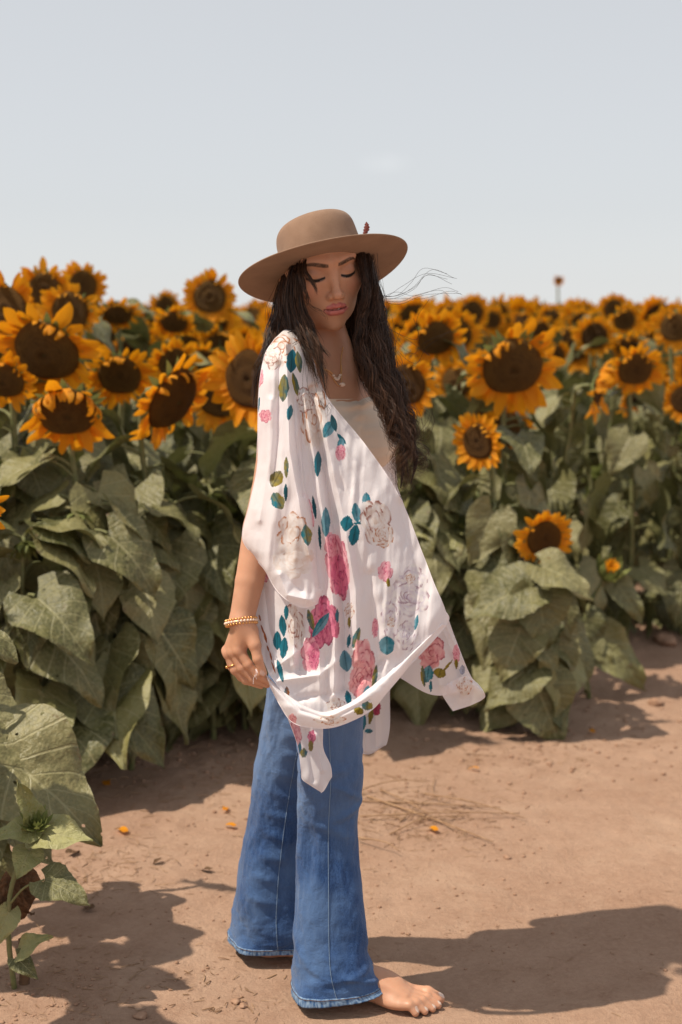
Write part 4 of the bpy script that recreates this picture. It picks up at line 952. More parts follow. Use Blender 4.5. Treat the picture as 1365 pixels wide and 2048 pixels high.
# colours of skin, lips, brows, nails
skin = np.tile(np.array([.53, .275, .168]), (len(_co), 1))
n1 = fbm(_co * 60, 3) * .05 + fbm(_co * 9 + 4, 2) * .05
skin *= (1 + n1)[:, None]
q = head_local(_co); mm = q.copy(); mm[:, 0] = np.abs(mm[:, 0]); inface = (np.linalg.norm(_co - HO, axis=1) < .2) & (q[:, 1] > .02)
def blend(mask, col):
    global skin
    skin = skin * (1 - mask[:, None]) + np.asarray(col) * mask[:, None]
def sstep(a, b, x): t = np.clip((x - a) / (b - a), 0, 1); return t * t * (3 - 2 * t)
bl = np.exp(-(((mm[:, 0] - .043) / .018) ** 2 + ((q[:, 2] + .032) / .016) ** 2)) * inface
blend(.35 * bl, (.58, .22, .16))
fr = (vnoise(_co * 330) > .72) & inface & (q[:, 2] > -.045) & (q[:, 2] < .0) & (mm[:, 0] < .045)
blend(.22 * fr, (.26, .11, .06))
bl = np.exp(-((mm[:, 0] / .010) ** 2 + ((q[:, 2] + .038) / .010) ** 2)) * inface
blend(.22 * bl, (.58, .26, .19))
# eye shadow round the lids
bl = np.exp(-(((mm[:, 0] - .0315) / .019) ** 2 + ((q[:, 2] - .004) / .0095) ** 2)) * inface
blend(.45 * bl, (.30, .140, .100))
dul = chain(mm, UL, (.0038, .0042, .0037, .0015), .002); dll = chain(mm, LL, (.0056, .0054, .0039, .0015), .002)
lip = (1 - sstep(.0002, .0016, np.minimum(dul, dll))) * inface
blend(.85 * lip, (.48, .125, .118))
mouth = (1 - sstep(.0010, .0028, chain(mm, [(0, .0900, -.0668), (.014, .0872, -.0664), (.0280, .0745, -.0666)], (.0012, .001, .0004), .001))) * inface
blend(.75 * mouth, (.16, .04, .035))
# brows
bx = np.array([.0105, .018, .027, .036, .044, .051]); bz = np.array([.0150, .0160, .0178, .0196, .0188, .0140]); bw = np.array([.0036, .0048, .0048, .0042, .0031, .0015])
zz = np.interp(mm[:, 0], bx, bz); ww = np.interp(mm[:, 0], bx, bw)
br = (1 - sstep(.55, 1.15, np.abs(q[:, 2] - zz) / ww)) * (mm[:, 0] > .0095) * (mm[:, 0] < .052) * inface * np.clip(.92 + .25 * vnoise(q * np.array([700, 300, 420])), 0, 1)
blend(.93 * br, (.030, .017, .012))
# line of the closed-down lids
lz = -.0075 - .0035 * (1 - ((mm[:, 0] - .0315) / .0165) ** 2)
ex = (mm[:, 0] - .0315) / .0165; ok = (np.abs(ex) < 1) & inface; sl = .0030 * np.sqrt(np.clip(1 - ex ** 2, 0, 1))
op = ok & (q[:, 2] < lz + .0006) & (q[:, 2] > lz - sl); blend(.85 * op, (.30, .22, .19)); blend(.95 * (op & (np.abs(ex - .05) < .42)), (.020, .011, .008))
ld = (1 - sstep(.0012, .0028, np.abs(q[:, 2] - lz - .0008))) * ok
blend(.95 * ld, (.014, .008, .007))
ld = (1 - sstep(.0004, .0014, np.abs(q[:, 2] - (lz - sl)))) * ok
blend(.55 * ld, (.06, .03, .022))
# nails of the near foot and of the thumb
o_, a_, b_, L_ = FR; fv = (_co - o_) / (L_ / .245); fp = np.stack([fv @ a_, fv @ b_, fv[:, 2]], -1)
for (x1, y1, r1) in ((.2420, -.022, .0104), (.2400, -.002, .0072), (.2320, .0120, .0068), (.2200, .0245, .0066), (.2050, .0350, .0068)):
    nm = ((fp[:, 0] - (x1 - r1 * .55)) / (r1 * .55)) ** 2 + ((fp[:, 1] - y1) / (r1 * .55)) ** 2
    blend(.9 * ((nm < 1) & (fp[:, 2] > r1 * 1.15)), (.66, .50, .42))
td = THUMB[3] - THUMB[2]; td /= np.linalg.norm(td); tv = _co - (THUMB[3] - .002 * td)
ta = tv @ td; tr = tv[:, 0] * td[2] - tv[:, 2] * td[0]
nm = ((ta / .0068) ** 2 + ((tr - .001) / .0050) ** 2 < 1) & (tv[:, 1] < -.004) & (np.linalg.norm(tv, axis=1) < .02)
blend(.85 * nm, (.62, .44, .38))
# elbow-side veins and knuckle redness
for f in FING + [THUMB]:
    for j in f[:2]: blend(.22 * np.exp(-(np.linalg.norm(_co - j, axis=1) / .010) ** 2), (.44, .17, .11))
set_col(_me, skin)
mk = Mat('skin'); at = mk.new('ShaderNodeAttribute', attribute_name='Col')
nz = mk.noise(420, 3, .6, mk.coord()); nz2 = mk.noise(60, 3, .6, mk.coord())
bp = mk.bump(mk.math('ADD', mk.math('MULTIPLY', nz, .5), nz2), .18, .0012)
MAT_SKIN = mk.done(mk.bsdf(at.outputs['Color'], mk.mapr(nz2, .3, .7, .40, .56), bp, .45, Subsurface_Weight=.18, Subsurface_Radius=(.012, .005, .003), Subsurface_Scale=.6))
PERSON = obj('person', _me, MAT_SKIN)
tag(PERSON, 'person in white floral kimono, tan wide-brimmed hat and blue flared jeans, barefoot on the path', 'person')
def part(name, me, mat, parent=None, label=None):
    o = obj(name, me, mat, parent or PERSON)
    if label: o['label'] = label
    return o
# eyelashes
mk = Mat('lash'); MAT_LASH = mk.done(mk.bsdf((.012, .008, .006), .5))
for sx in (-1, 1):
    t = np.linspace(-1, 1, 46); x = .0315 + .0163 * t; z = -.0078 - .0035 * (1 - t ** 2)
    base = project(head_world(np.stack([sx * x, np.full_like(x, .079), z], 1)), 3, .0002)
    ln = .0048 * (.55 + .45 * (t * 1.0 + 1) / 2 + .15 * np.sin(t * 17)); 
    dirs = (sx * t * .55)[:, None] * HX + .85 * HN - .62 * HZ; dirs /= np.linalg.norm(dirs, axis=1, keepdims=True)
    k = np.linspace(0, 1, 4)[None, :, None]
    path = base[:, None] + k * ln[:, None, None] * dirs[:, None] + (k ** 2) * .0014 * HZ
    v, f = tube_arrays(path, np.broadcast_to(np.array([.00055, .00045, .0003, .0001]), (46, 4)), 3)
    part('eyelashes', mesh_np('eyelashes', v, f), MAT_LASH)
    v, f = tube_arrays(base[None], np.full((1, 46), .0007), 5); part('eyeliner', mesh_np('eyeliner', v, f), MAT_LASH)
# teeth
mk = Mat('teeth'); MAT_TEETH = mk.done(mk.bsdf((.62, .54, .46), .3))
t = np.linspace(-1, 1, 13); up = head_world(np.stack([.0115 * t, .0895 - .006 * t ** 2, np.full_like(t, -.0640)], 1)); dn = head_world(np.stack([.0115 * t, .0893 - .006 * t ** 2, np.full_like(t, -.0680)], 1))
part('teeth', mesh_np('teeth', np.vstack([up, dn]), grid_faces(2, 13)), MAT_TEETH)

# ------------------------------------------------------------------ jeans
def leg_loft(rows, name, ncol=120, nrow=190, seed=0, hemtilt=(0, 0), wr=None):
    """rows: (py, left px, right px, Y, depth ratio)"""
    rows = np.array(rows, float); rr = spline(rows, nrow)
    py, xl, xr, Y, dr = rr.T
    cen = W((xl + xr) / 2, py, Y); hw = (W(xr, py, Y) - W(xl, py, Y))[:, 0] / 2
    a = np.linspace(0, 2 * np.pi, ncol, endpoint=False); t = np.linspace(0, 1, nrow)
    ca, sa = np.cos(a), np.sin(a)
    p = 0.86
    cx = np.sign(ca) * np.abs(ca) ** p; sy = np.sign(sa) * np.abs(sa) ** p
    P = cen[:, None, :] + bstack(hw[:, None] * cx, (hw * dr)[:, None] * sy, 0)
    N = bstack(ca / hw[:, None], sa / (hw * dr)[:, None], 0); N /= np.linalg.norm(N, axis=2, keepdims=True)
    q = P * 1.0
    T = t[:, None]
    d = .0075 * fbm(bstack(a[None] * 1.2 + 0 * T + seed, T * 7, 0 * T + 0 * a + seed) * np.array([1, 1, 1]), 3)
    # drag folds round the knee, diagonal
    d = d + wr(T, a[None]) if wr is not None else d
    d = d + .0015 * np.sin(a[None] * 5 + seed + 3 * T) * T + .003 * np.sin(a[None] * 3 + 1.3 * seed) * T ** 2
    # fine puckers
    d = d + .0009 * fbm(bstack(a[None] * 9 + 0 * T, T * 60, 0 * T + 0 * a), 2)
    P = P + N * d[..., None]
    w = np.clip((T - .90) / .10, 0, 1) ** 2
    P[..., 2] += w * (hemtilt[0] * ca[None] + hemtilt[1] * sa[None])
    return P, N, T, a
def leg_objects(P, N, name, seams, parent, hem_col):
    nr, nc = P.shape[:2]
    # hem turned up: outer band 2.2 cm high, and an inner return
    arc = np.linalg.norm(P[-1] - P[0], axis=1).mean() / nr
    inner = P[::-1][:8] - N[::-1][:8] * .006
    PP = np.concatenate([P, inner], 0)
    me = mesh_np('jeans_leg', PP.reshape(-1, 3), grid_faces(len(PP), nc, True)[:, ::-1])
    uv = np.stack(np.broadcast_arrays(np.linspace(0, 1, nc)[None], np.concatenate([np.linspace(0, 1, nr), np.linspace(1, .98, 8)])[:, None]), -1).reshape(-1, 2)
    set_uv(me, uv)
    L = part('leg', me, MAT_DENIM, parent)
    k = int(nr * .962)
    band = P[k:] + N[k:] * (.0016 + .0006 * np.sin(np.arange(nc) * 1.9))[None, :, None]
    band = np.concatenate([P[k:k + 1] + N[k:k + 1] * .0002, band, P[-1:] - N[-1:] * .001 - np.array([0, 0, .001])], 0)
    me = mesh_np('hem', band.reshape(-1, 3), grid_faces(len(band), nc, True)[:, ::-1]); set_uv(me, np.stack(np.broadcast_arrays(np.linspace(0, 1, nc)[None], np.linspace(.0, 1, len(band))[:, None]), -1).reshape(-1, 2))
    part('hem', me, MAT_HEM, parent)
    ring = P[k + 1] + N[k + 1] * .0024; ring = np.vstack([ring, ring[:2]])
    v, f = tube_arrays(ring[None], np.full((1, len(ring)), .0008), 4); part('hem_stitching', mesh_np('hem_stitching', v, f), MAT_STITCH, parent)
    for ang in seams:
        j = int(round(ang / (2 * np.pi) * nc)) % nc
        path = P[:, j] + N[:, j] * .0012; v, f = tube_arrays(path[None], np.full((1, nr), .0007), 5)
        part('side_seam', mesh_np('side_seam', v, f), MAT_SEAM, parent)
mk = Mat('denim'); tc = mk.coord('UV'); oc = mk.coord('Object')
mp = mk.new('ShaderNodeMapping', {'Vector': oc, 'Scale': (900, 900, 240)})
tw = mk.noise(1.0, 2, .6, mp.outputs[0]); mp2 = mk.new('ShaderNodeMapping', {'Vector': oc, 'Scale': (160, 160, 18)})
st = mk.noise(1.0, 3, .6, mp2.outputs[0]); bigv = mk.noise(7, 3, .55, oc)
c = mk.mix(mk.mapr(tw, .3, .7), (.012, .042, .130), (.052, .120, .290))
c = mk.mix(mk.mapr(st, .40, .75, 0, .45), c, (.090, .175, .350))
c = mk.mix(mk.mapr(bigv, .44, .64, 0, .75), c, (.110, .200, .375))
sepz = mk.new('ShaderNodeSeparateXYZ', {0: oc})
fade = mk.mapr(mk.math('ABSOLUTE', mk.math('SUBTRACT', sepz.outputs[2], .62)), .0, .30, .62, 0.0)
c = mk.mix(fade, c, (.16, .255, .43))
c = mk.mix(1.0, c, (.84, .86, .90), 'MULTIPLY')
MAT_DENIM = mk.done(mk.bsdf(c, .85, mk.bump(mk.math('ADD', tw, mk.math('ADD', mk.math('MULTIPLY', st, .9), mk.math('MULTIPLY', mk.noise(34, 4, .6, oc, .5), 3.0))), .5, .003), .15, Sheen_Weight=.15))
mk = Mat('denim_hem'); tc = mk.coord('UV'); mp = mk.new('ShaderNodeMapping', {'Vector': tc, 'Scale': (120, 1.5, 1)})
nn = mk.noise(1.0, 2, .5, mp.outputs[0]); c = mk.mix(mk.mapr(nn, .35, .65), (.045, .11, .25), (.26, .37, .50))
MAT_HEM = mk.done(mk.bsdf(c, .85, mk.bump(nn, .5, .003), .15))
mk = Mat('stitch'); MAT_STITCH = mk.done(mk.bsdf((.10, .055, .04), .8))
mk = Mat('seam_thread'); MAT_SEAM = mk.done(mk.bsdf((.20, .29, .42), .8, mk.bump(mk.noise(500, 2, .6, mk.coord()), .6, .002)))
def wr_near(T, a):
    d = 0
    for (t0, sl, w, A, a0) in ((.30, .10, .012, .0070, 3.9), (.36, -.08, .014, .0065, 4.4), (.41, .12, .010, .0055, 5.3), (.47, -.10, .013, .0055, 5.6),
                               (.53, .09, .012, .0045, 5.0), (.86, -.10, .016, .0055, 5.4), (.92, .16, .014, .0060, 5.9), (.80, .3, .02, .004, 3.9), (.68, .4, .025, .004, 5.4)):
        da = np.angle(np.exp(1j * (a - a0)))
        d = d + A * np.exp(-((T - t0 - sl * da * .35) / w) ** 2) * np.exp(-(da / .85) ** 2)
    return d
def wr_far(T, a):
    d = 0
    for k in range(9):
        t0 = .30 + .055 * k; a0 = 4.9 - .05 * k; da = np.angle(np.exp(1j * (a - a0)))
        d = d + .0048 * np.exp(-((T - t0 - .03 * da) / .012) ** 2) * np.exp(-(da / .35) ** 2)
    return d
hips = [(1010, 590, 760, 3.07, .8), (1120, 560, 765, 3.06, .85), (1230, 545, 757, 3.06, .9), (1330, 536, 742, 3.06, .9)]
hr = spline(np.array(hips, float), 30); hc = W((hr[:, 1] + hr[:, 2]) / 2, hr[:, 0], hr[:, 3]); hh = (W(hr[:, 2], hr[:, 0], hr[:, 3]) - W(hr[:, 1], hr[:, 0], hr[:, 3]))[:, 0] / 2
aa = np.linspace(0, 2 * np.pi, 64, endpoint=False)
hp = hc[:, None] + bstack(hh[:, None] * np.cos(aa), (hh * hr[:, 4])[:, None] * np.sin(aa), 0)
me = mesh_np('jeans', hp.reshape(-1, 3), grid_faces(30, 64, True)[:, ::-1]); set_uv(me, np.zeros((30 * 64, 2)))
JEANS = part('jeans', me, MAT_DENIM, label='blue denim jeans with wide flared legs')
Pn, Nn, T_, a_n = leg_loft([(1180, 560, 752, 3.03, .90), (1290, 572, 745, 3.005, .90), (1400, 583, 733, 2.985, .90), (1480, 594, 727, 2.975, .9), (1540, 598, 727, 2.97, .9), (1600, 600, 719, 2.97, .88), (1660, 599, 716, 2.97, .86),
                          (1750, 594, 722, 2.965, .86), (1840, 589, 728, 2.96, .88), (1900, 586, 736, 2.955, .9), (1940, 584, 752, 2.952, .88), (1974, 582, 776, 2.950, .80)], 'near', seed=2, hemtilt=(.012, .0), wr=wr_near)
leg_objects(Pn, Nn, 'near', [4.72], JEANS, None)
Pf, Nf, T_, a_f = leg_loft([(1180, 542, 700, 3.08, .9), (1290, 537, 692, 3.09, .9), (1400, 529, 672, 3.11, .9), (1480, 519, 655, 3.13, .9), (1560, 507, 640, 3.15, .88), (1640, 494, 628, 3.16, .86),
                          (1720, 480, 622, 3.17, .86), (1800, 468, 622, 3.175, .88), (1845, 461, 630, 3.18, .88), (1880, 456, 640, 3.18, .80)], 'far', seed=9, hemtilt=(.0, .0), wr=wr_far)
leg_objects(Pf, Nf, 'far', [4.80], JEANS, None)

# ------------------------------------------------------------------ tube top
zz = np.linspace(1.03, 1.325, 130); aa = np.linspace(0, 2 * np.pi, 150, endpoint=False)
# follow the trunk: march outwards from the axis
ax = np.stack([np.full_like(zz, NB[0] - .006 * FW[0]), np.full_like(zz, NB[1] - .006 * FW[1]), zz], -1)
dr_ = FW[None] * np.cos(aa)[:, None] + RT[None] * np.sin(aa)[:, None]
rad = np.full((130, 150), .02)
def trunk(P):
    b = body_local(P); m = b.copy(); m[..., 1] = np.abs(m[..., 1])
    d = ell(b, (-.005, 0, 1.27), (.095, .155, .13)); d = smin(d, ell(m, (.068, .070, 1.215), (.050, .060, .056)), .05)
    d = smin(d, ell(b, (-.005, 0, 1.06), (.085, .118, .14)), .06); return d
for _ in range(40):
    rad = rad - trunk(ax[:, None] + rad[..., None] * dr_[None]) * .8 * 1.0
Z2 = (zz[:, None] - 1.03) / .295
topf = np.clip((Z2 - .72) / .28, 0, 1)
ru = (.0014 + .0016 * topf) * np.sin(Z2 * 70 + 3.0 * np.sin(aa[None] * 1.0 - .4) + 2.2 * fbm(bstack(aa[None] * 1.5, Z2 * 4, 0), 2)) * (.25 + topf)
ru += .0014 * fbm(bstack(aa[None] * 3, Z2 * 26, 0), 3)
rad = rad + .006 + ru
tp = ax[:, None] + rad[..., None] * dr_[None]
tp[..., 2] += topf ** 2 * .016 * np.cos(aa)[None] * -.6
rim = tp[-1:] - dr_[None] * .006 + np.array([0, 0, -.002])
tp = np.concatenate([tp, rim], 0)
mk = Mat('beige_jersey'); MAT_TOP = mk.done(mk.bsdf((.74, .62, .51), .8, mk.bump(mk.noise(700, 2, .6, mk.coord()), .2, .001), .2, Sheen_Weight=.1))
part('tube_top', mesh_np('tube_top', tp.reshape(-1, 3), grid_faces(131, 150, True)), MAT_TOP, label='beige ruched tube top')

# ------------------------------------------------------------------ hat
mk = Mat('felt'); nn = mk.noise(900, 3, .65, mk.coord()); n2 = mk.noise(22, 3, .6, mk.coord())
c = mk.mix(mk.mapr(n2, .3, .7), (.222, .134, .088), (.285, .180, .122)); c = mk.mix(mk.mapr(nn, .35, .65, 0, .35), c, (.37, .245, .17))
MAT_FELT = mk.done(mk.bsdf(c, .95, mk.bump(nn, .5, .0015), .1, Sheen_Weight=.12))
hx = np.array([math.cos(H_ROLL), 0, math.sin(H_ROLL)])                      # along the brim, to the picture's right
hb_u = HAT_U; hb_f = math.cos(H_BACK) * _hf + math.sin(H_BACK) * _hu
def hat_pt(x, f, u): return HATC + x[..., None] * hx + f[..., None] * hb_f + u[..., None] * hb_u
th = np.linspace(0, 2 * np.pi, 160, endpoint=False)
def brim_z(r, th):
    # sides curl up a little, front and back dip
    k = np.clip((r - .09) / .09, 0, 1)
    return k ** 2 * (.006 * np.cos(th) ** 2 - .002 * np.sin(th) ** 2 - .012 * np.clip(-np.sin(th), 0, 1) ** 2)
rows = []
RB = .181
for r in np.linspace(.080, RB, 26): rows.append((r, .0018))
for k in np.linspace(90, -90, 9)[1:-1]: rows.append((RB + .0022 * math.cos(R(k)), .0018 * math.sin(R(k))))
for r in np.linspace(RB, .080, 26): rows.append((r, -.0018))
V = []
for r, dz in rows:
    rr = r * (1 + (.06 * (np.abs(np.sin(th)) ** 2) * 0)); V.append(hat_pt(rr * np.cos(th), rr * np.sin(th) * .97, brim_z(r, th) + dz + 0 * th))
V = np.array(V); BRIM = mesh_np('brim', V.reshape(-1, 3), grid_faces(len(rows), 160, True)[:, ::-1])
prof = [(.0885, -.002), (.0880, .010), (.0875, .030), (.0868, .055), (.0850, .074), (.0810, .088), (.0735, .0975), (.0640, .1005), (.0560, .0985), (.0400, .0955), (.0200, .0945), (.0010, .0940)]
pr = spline(np.array(prof), 60)
V = [];
for r, z in pr:
    lump = .0020 * np.sin(2 * th + 1) * (z / .1) + .0014 * np.sin(3 * th + z * 60)
    rr = r + lump * (r / .09)
    V.append(hat_pt(rr * np.cos(th), rr * np.sin(th) * 1.10, z + .003 * np.cos(th - .6) * np.clip(z / .1, 0, 1) + 0 * th))
V = np.array(V)
HAT = part('hat', BRIM, MAT_FELT, label='tan felt hat with wide flat brim and low round crown'); BRIM.name = 'brim'
part('crown', mesh_np('crown', V.reshape(-1, 3), grid_faces(60, 160, True)), MAT_FELT, HAT)
mk = Mat('hat_band'); MAT_BAND = mk.done(mk.bsdf((.24, .14, .085), .8))
bz_ = np.array([.003, .016]); V = np.array([hat_pt(.0895 * np.cos(th), .0988 * np.sin(th), z + 0 * th) for z in (.002, .004, .014, .016)])
part('hat_band', mesh_np('hat_band', V.reshape(-1, 3), grid_faces(4, 160, True)), MAT_BAND, HAT)
# small red feather tucked in the band, far side right
mk = Mat('feather'); MAT_FEATHER = mk.done(mk.bsdf((.16, .028, .018), .6, mk.bump(mk.noise(300, 2, .5, mk.coord()), .5, .003)))
t = np.linspace(0, 1, 14); base = W(729, 470, 3.06); tip = W(733, 443, 3.07)
mid = base + (tip - base) * t[:, None] + np.array([.003, 0, 0]) * np.sin(t * np.pi)[:, None]
wd = .006 * np.sin(np.pi * np.clip(t * .9 + .1, 0, 1)) ** .7 * (1 - .25 * np.sin(t * 30))
V = np.stack([mid - wd[:, None] * [1, 0, 0], mid + np.array([0, -.0015, 0]), mid + wd[:, None] * [1, .3, 0]], 1)
part('feather', mesh_np('feather', V.reshape(-1, 3), grid_faces(14, 3)), MAT_FEATHER, HAT)

# ------------------------------------------------------------------ bracelet, ring, necklaces
mk = Mat('gold'); MAT_GOLD = mk.done(mk.bsdf((.78, .42, .16), .28, None, .5, Metallic=1.0))
mk = Mat('pearl'); MAT_PEARL = mk.done(mk.bsdf((.80, .62, .50), .22, None, .6))
def ball_mesh(name, r, n=8):
    bm = bmesh.new(); bmesh.ops.create_icosphere(bm, subdivisions=2, radius=r)
    for f in bm.faces: f.smooth = True
    me = bpy.data.meshes.new(name); bm.to_mesh(me); bm.free(); return me
ax_ = A_WR - A_EL; ax_ /= np.linalg.norm(ax_)
ax_ = ax_ * .97 + np.array([.30, -.02, .05]); ax_ /= np.linalg.norm(ax_)
u_ = np.cross(ax_, [0, 1, 0]); u_ /= np.linalg.norm(u_); v_ = np.cross(ax_, u_)
bc = W(483, 1244, 2.866)
rw = .0305
t = np.linspace(0, 2 * np.pi, 61)
ringp = lambda off, rr: bc + ax_ * off + (np.cos(t)[:, None] * u_ * rr + np.sin(t)[:, None] * v_ * rr)
v, f = tube_arrays(ringp(0, rw)[None], np.full((1, 61), .0030), 8)
BRAC = part('bracelet', mesh_np('bracelet', v, f), MAT_GOLD, label='gold beaded bracelet on the wrist')
bm_, pm_ = ball_mesh('bead', .0029), ball_mesh('pearl', .0030)
bm_.materials.append(MAT_GOLD); pm_.materials.append(MAT_PEARL)
for k in range(30):
    a = 2 * np.pi * k / 30
    for off, me, rr in ((-.0050, bm_, rw + .0012), (.0050, bm_, rw + .0012), (0, pm_, rw + .0026)):
        o = obj('bead', me, None, BRAC); o.location = Vector(bc + ax_ * off + rr * (math.cos(a + (.1 if off else 0)) * u_ + math.sin(a + (.1 if off else 0)) * v_))
f3 = FING[2]; rc = f3[0] + .72 * (f3[1] - f3[0]); ra = f3[1] - f3[0]; ra /= np.linalg.norm(ra); ru_ = np.cross(ra, [0, 1, 0]); ru_ /= np.linalg.norm(ru_); rv_ = np.cross(ra, ru_)
t = np.linspace(0, 2 * np.pi, 33)
v, f = tube_arrays((rc + .0106 * (np.cos(t)[:, None] * ru_ + np.sin(t)[:, None] * rv_))[None], np.full((1, 33), .0014), 6)
RING = part('ring', mesh_np('ring', v, f), MAT_GOLD)
st_ = obj('ring_stone', ball_mesh('ring_stone', .0036), MAT_GOLD, RING); st_.location = Vector(rc + .0115 * (-ru_ * .6 - rv_ * -.1) + np.array([-.006, -.004, 0]))
def neck_loop(pts, off):
    p = np.array([W(x, y, Y) for x, y, Y in pts]); p = spline(p, 90)
    for _ in range(3): p = project(p, 1, off)
    return p
NK1 = neck_loop([(600, 655, 3.02), (625, 690, 2.99), (652, 715, 2.98), (676, 733, 2.98), (697, 748, 2.97), (702, 738, 2.985), (700, 715, 3.0), (697, 690, 3.03)], .0025)
v, f = tube_arrays(NK1[None], np.full((1, 90), .0011), 6)
NECK = part('necklace', mesh_np('necklace', v, f), MAT_GOLD, label='thin gold necklace with pale beads')
pm2 = ball_mesh('pearl', .0034); pm2.materials.append(MAT_PEARL)
for k in list(range(44, 64, 3)): o = obj('bead', pm2, None, NECK); o.location = Vector(NK1[k] + np.array([0, -.001, 0])); o.scale = (1.1, .8, .8)
NK2 = neck_loop([(640, 690, 2.99), (655, 712, 2.98), (677, 738, 2.975), (695, 758, 2.97), (709, 757, 2.97), (706, 738, 2.985), (700, 715, 3.0)], .003)
v, f = tube_arrays(NK2[None], np.full((1, 90), .0008), 6); part('chain', mesh_np('chain', v, f), MAT_GOLD, NECK)
pm3 = ball_mesh('pendant', .006); pm3.materials.append(MAT_PEARL); o = obj('pendant', pm3, None, NECK); o.location = Vector(project(W(706, 760, 2.98)[None], 4, .003)[0]); o.scale = (1.2, .5, .8)

# ------------------------------------------------------------------ kimono
LIN = lambda r, g, b: tuple(((c / 255 + .055) / 1.055) ** 2.4 if c > 10 else c / 255 / 12.92 for c in (r, g, b))
C_TEAL, C_TEAL2, C_BLUE, C_OLIVE, C_GREY = LIN(20, 128, 150), LIN(22, 96, 112), LIN(120, 172, 190), LIN(160, 142, 42), LIN(110, 112, 96)
C_PINK, C_PINK2, C_PINKD, C_MAG = LIN(232, 118, 152), LIN(250, 196, 206), LIN(190, 62, 104), LIN(206, 76, 130)
C_WHITE, C_CREAM, C_GOLD, C_BROWN, C_MAUVE = LIN(250, 247, 246), LIN(226, 208, 196), LIN(190, 112, 40), LIN(160, 88, 66), LIN(214, 204, 222)
def st_leaf(x, y, cx, cy, w, h, rot, col, col2=None, out=None):
    c, s = math.cos(R(rot)), math.sin(R(rot)); u = ((x - cx) * c + (y - cy) * s) / w; v = (-(x - cx) * s + (y - cy) * c) / h
    wid = np.clip(1 - v * v, 0, 1) ** .8 * (1 + .12 * vn2(v * 3, cx))
    m = (np.abs(u) < wid) & (np.abs(v) < 1)
    f = np.clip(.5 + .5 * u + .35 * vn2(u * 2.5, v * 4, cx), 0, 1)[m][:, None]
    c2 = np.array(col2 if col2 else [q * .55 for q in col])
    k = np.array(col) * (1 - f) + c2 * f
    mid = (np.abs(u[m]) < .10)[:, None]; k = np.where(mid, k * .6, k)
    out[m] = k
def st_rose(x, y, cx, cy, rx, ry, rot, pal, seed, out):
    """overlapping painted petals; pal = (light, dark, line, strength of line)"""
    c, s = math.cos(R(rot)), math.sin(R(rot)); u = ((x - cx) * c + (y - cy) * s) / rx; v = (-(x - cx) * s + (y - cy) * c) / ry
    near = (u * u + v * v) < 1.7
    if not near.any(): return
    uu, vv = u[near], v[near]; o = out[near]
    rg = random.Random(seed); nz = vn2(uu * 4, vv * 4, seed) * .13 + vn2(uu * 9, vv * 9, seed + 5) * .06
    lt, dk, ln, ls = [np.array(q) if not isinstance(q, float) else q for q in pal]
    ps = []
    for (n, rad, size) in ((7, .62, .46), (6, .40, .40), (5, .22, .32), (3, .10, .20)):
        a0 = rg.random() * 6.28
        for k in range(n): a = a0 + 6.283 * k / n + rg.uniform(-.25, .25); ps.append((rad * math.cos(a), rad * math.sin(a), size * rg.uniform(.85, 1.15), a))
    for i, (px_, py_, sz, a) in enumerate(ps):
        d = np.hypot(uu - px_, vv - py_) / sz + nz
        m = d < 1
        rad = ((uu - px_) * math.cos(a) + (vv - py_) * math.sin(a)) / sz
        f = np.clip(.45 + .55 * rad + .35 * vn2(uu * 6, vv * 6, i + seed), 0, 1)[:, None]
        col = dk * (1 - f) + lt * f
        e_ = (np.clip((d - .66) / .26, 0, 1) * np.clip(vn2(uu * 2.4, vv * 2.4, i * 3 + seed) * 2.6 + .10, 0, 1) * ls)[:, None]
        col = col * (1 - e_) + ln * e_
        o[m] = col[m]
    out[near] = o
PW = (C_WHITE, C_CREAM, C_GOLD, .95); PWM = (C_WHITE, C_CREAM, C_BROWN, .9); PWV = (C_WHITE, C_MAUVE, LIN(160, 120, 140), .8)
PP = (C_PINK2, C_PINK, C_PINKD, .85); PM = (LIN(244, 150, 178), C_MAG, LIN(150, 36, 84), .8); PR = (LIN(250, 196, 196), LIN(226, 120, 136), LIN(176, 66, 88), .85)
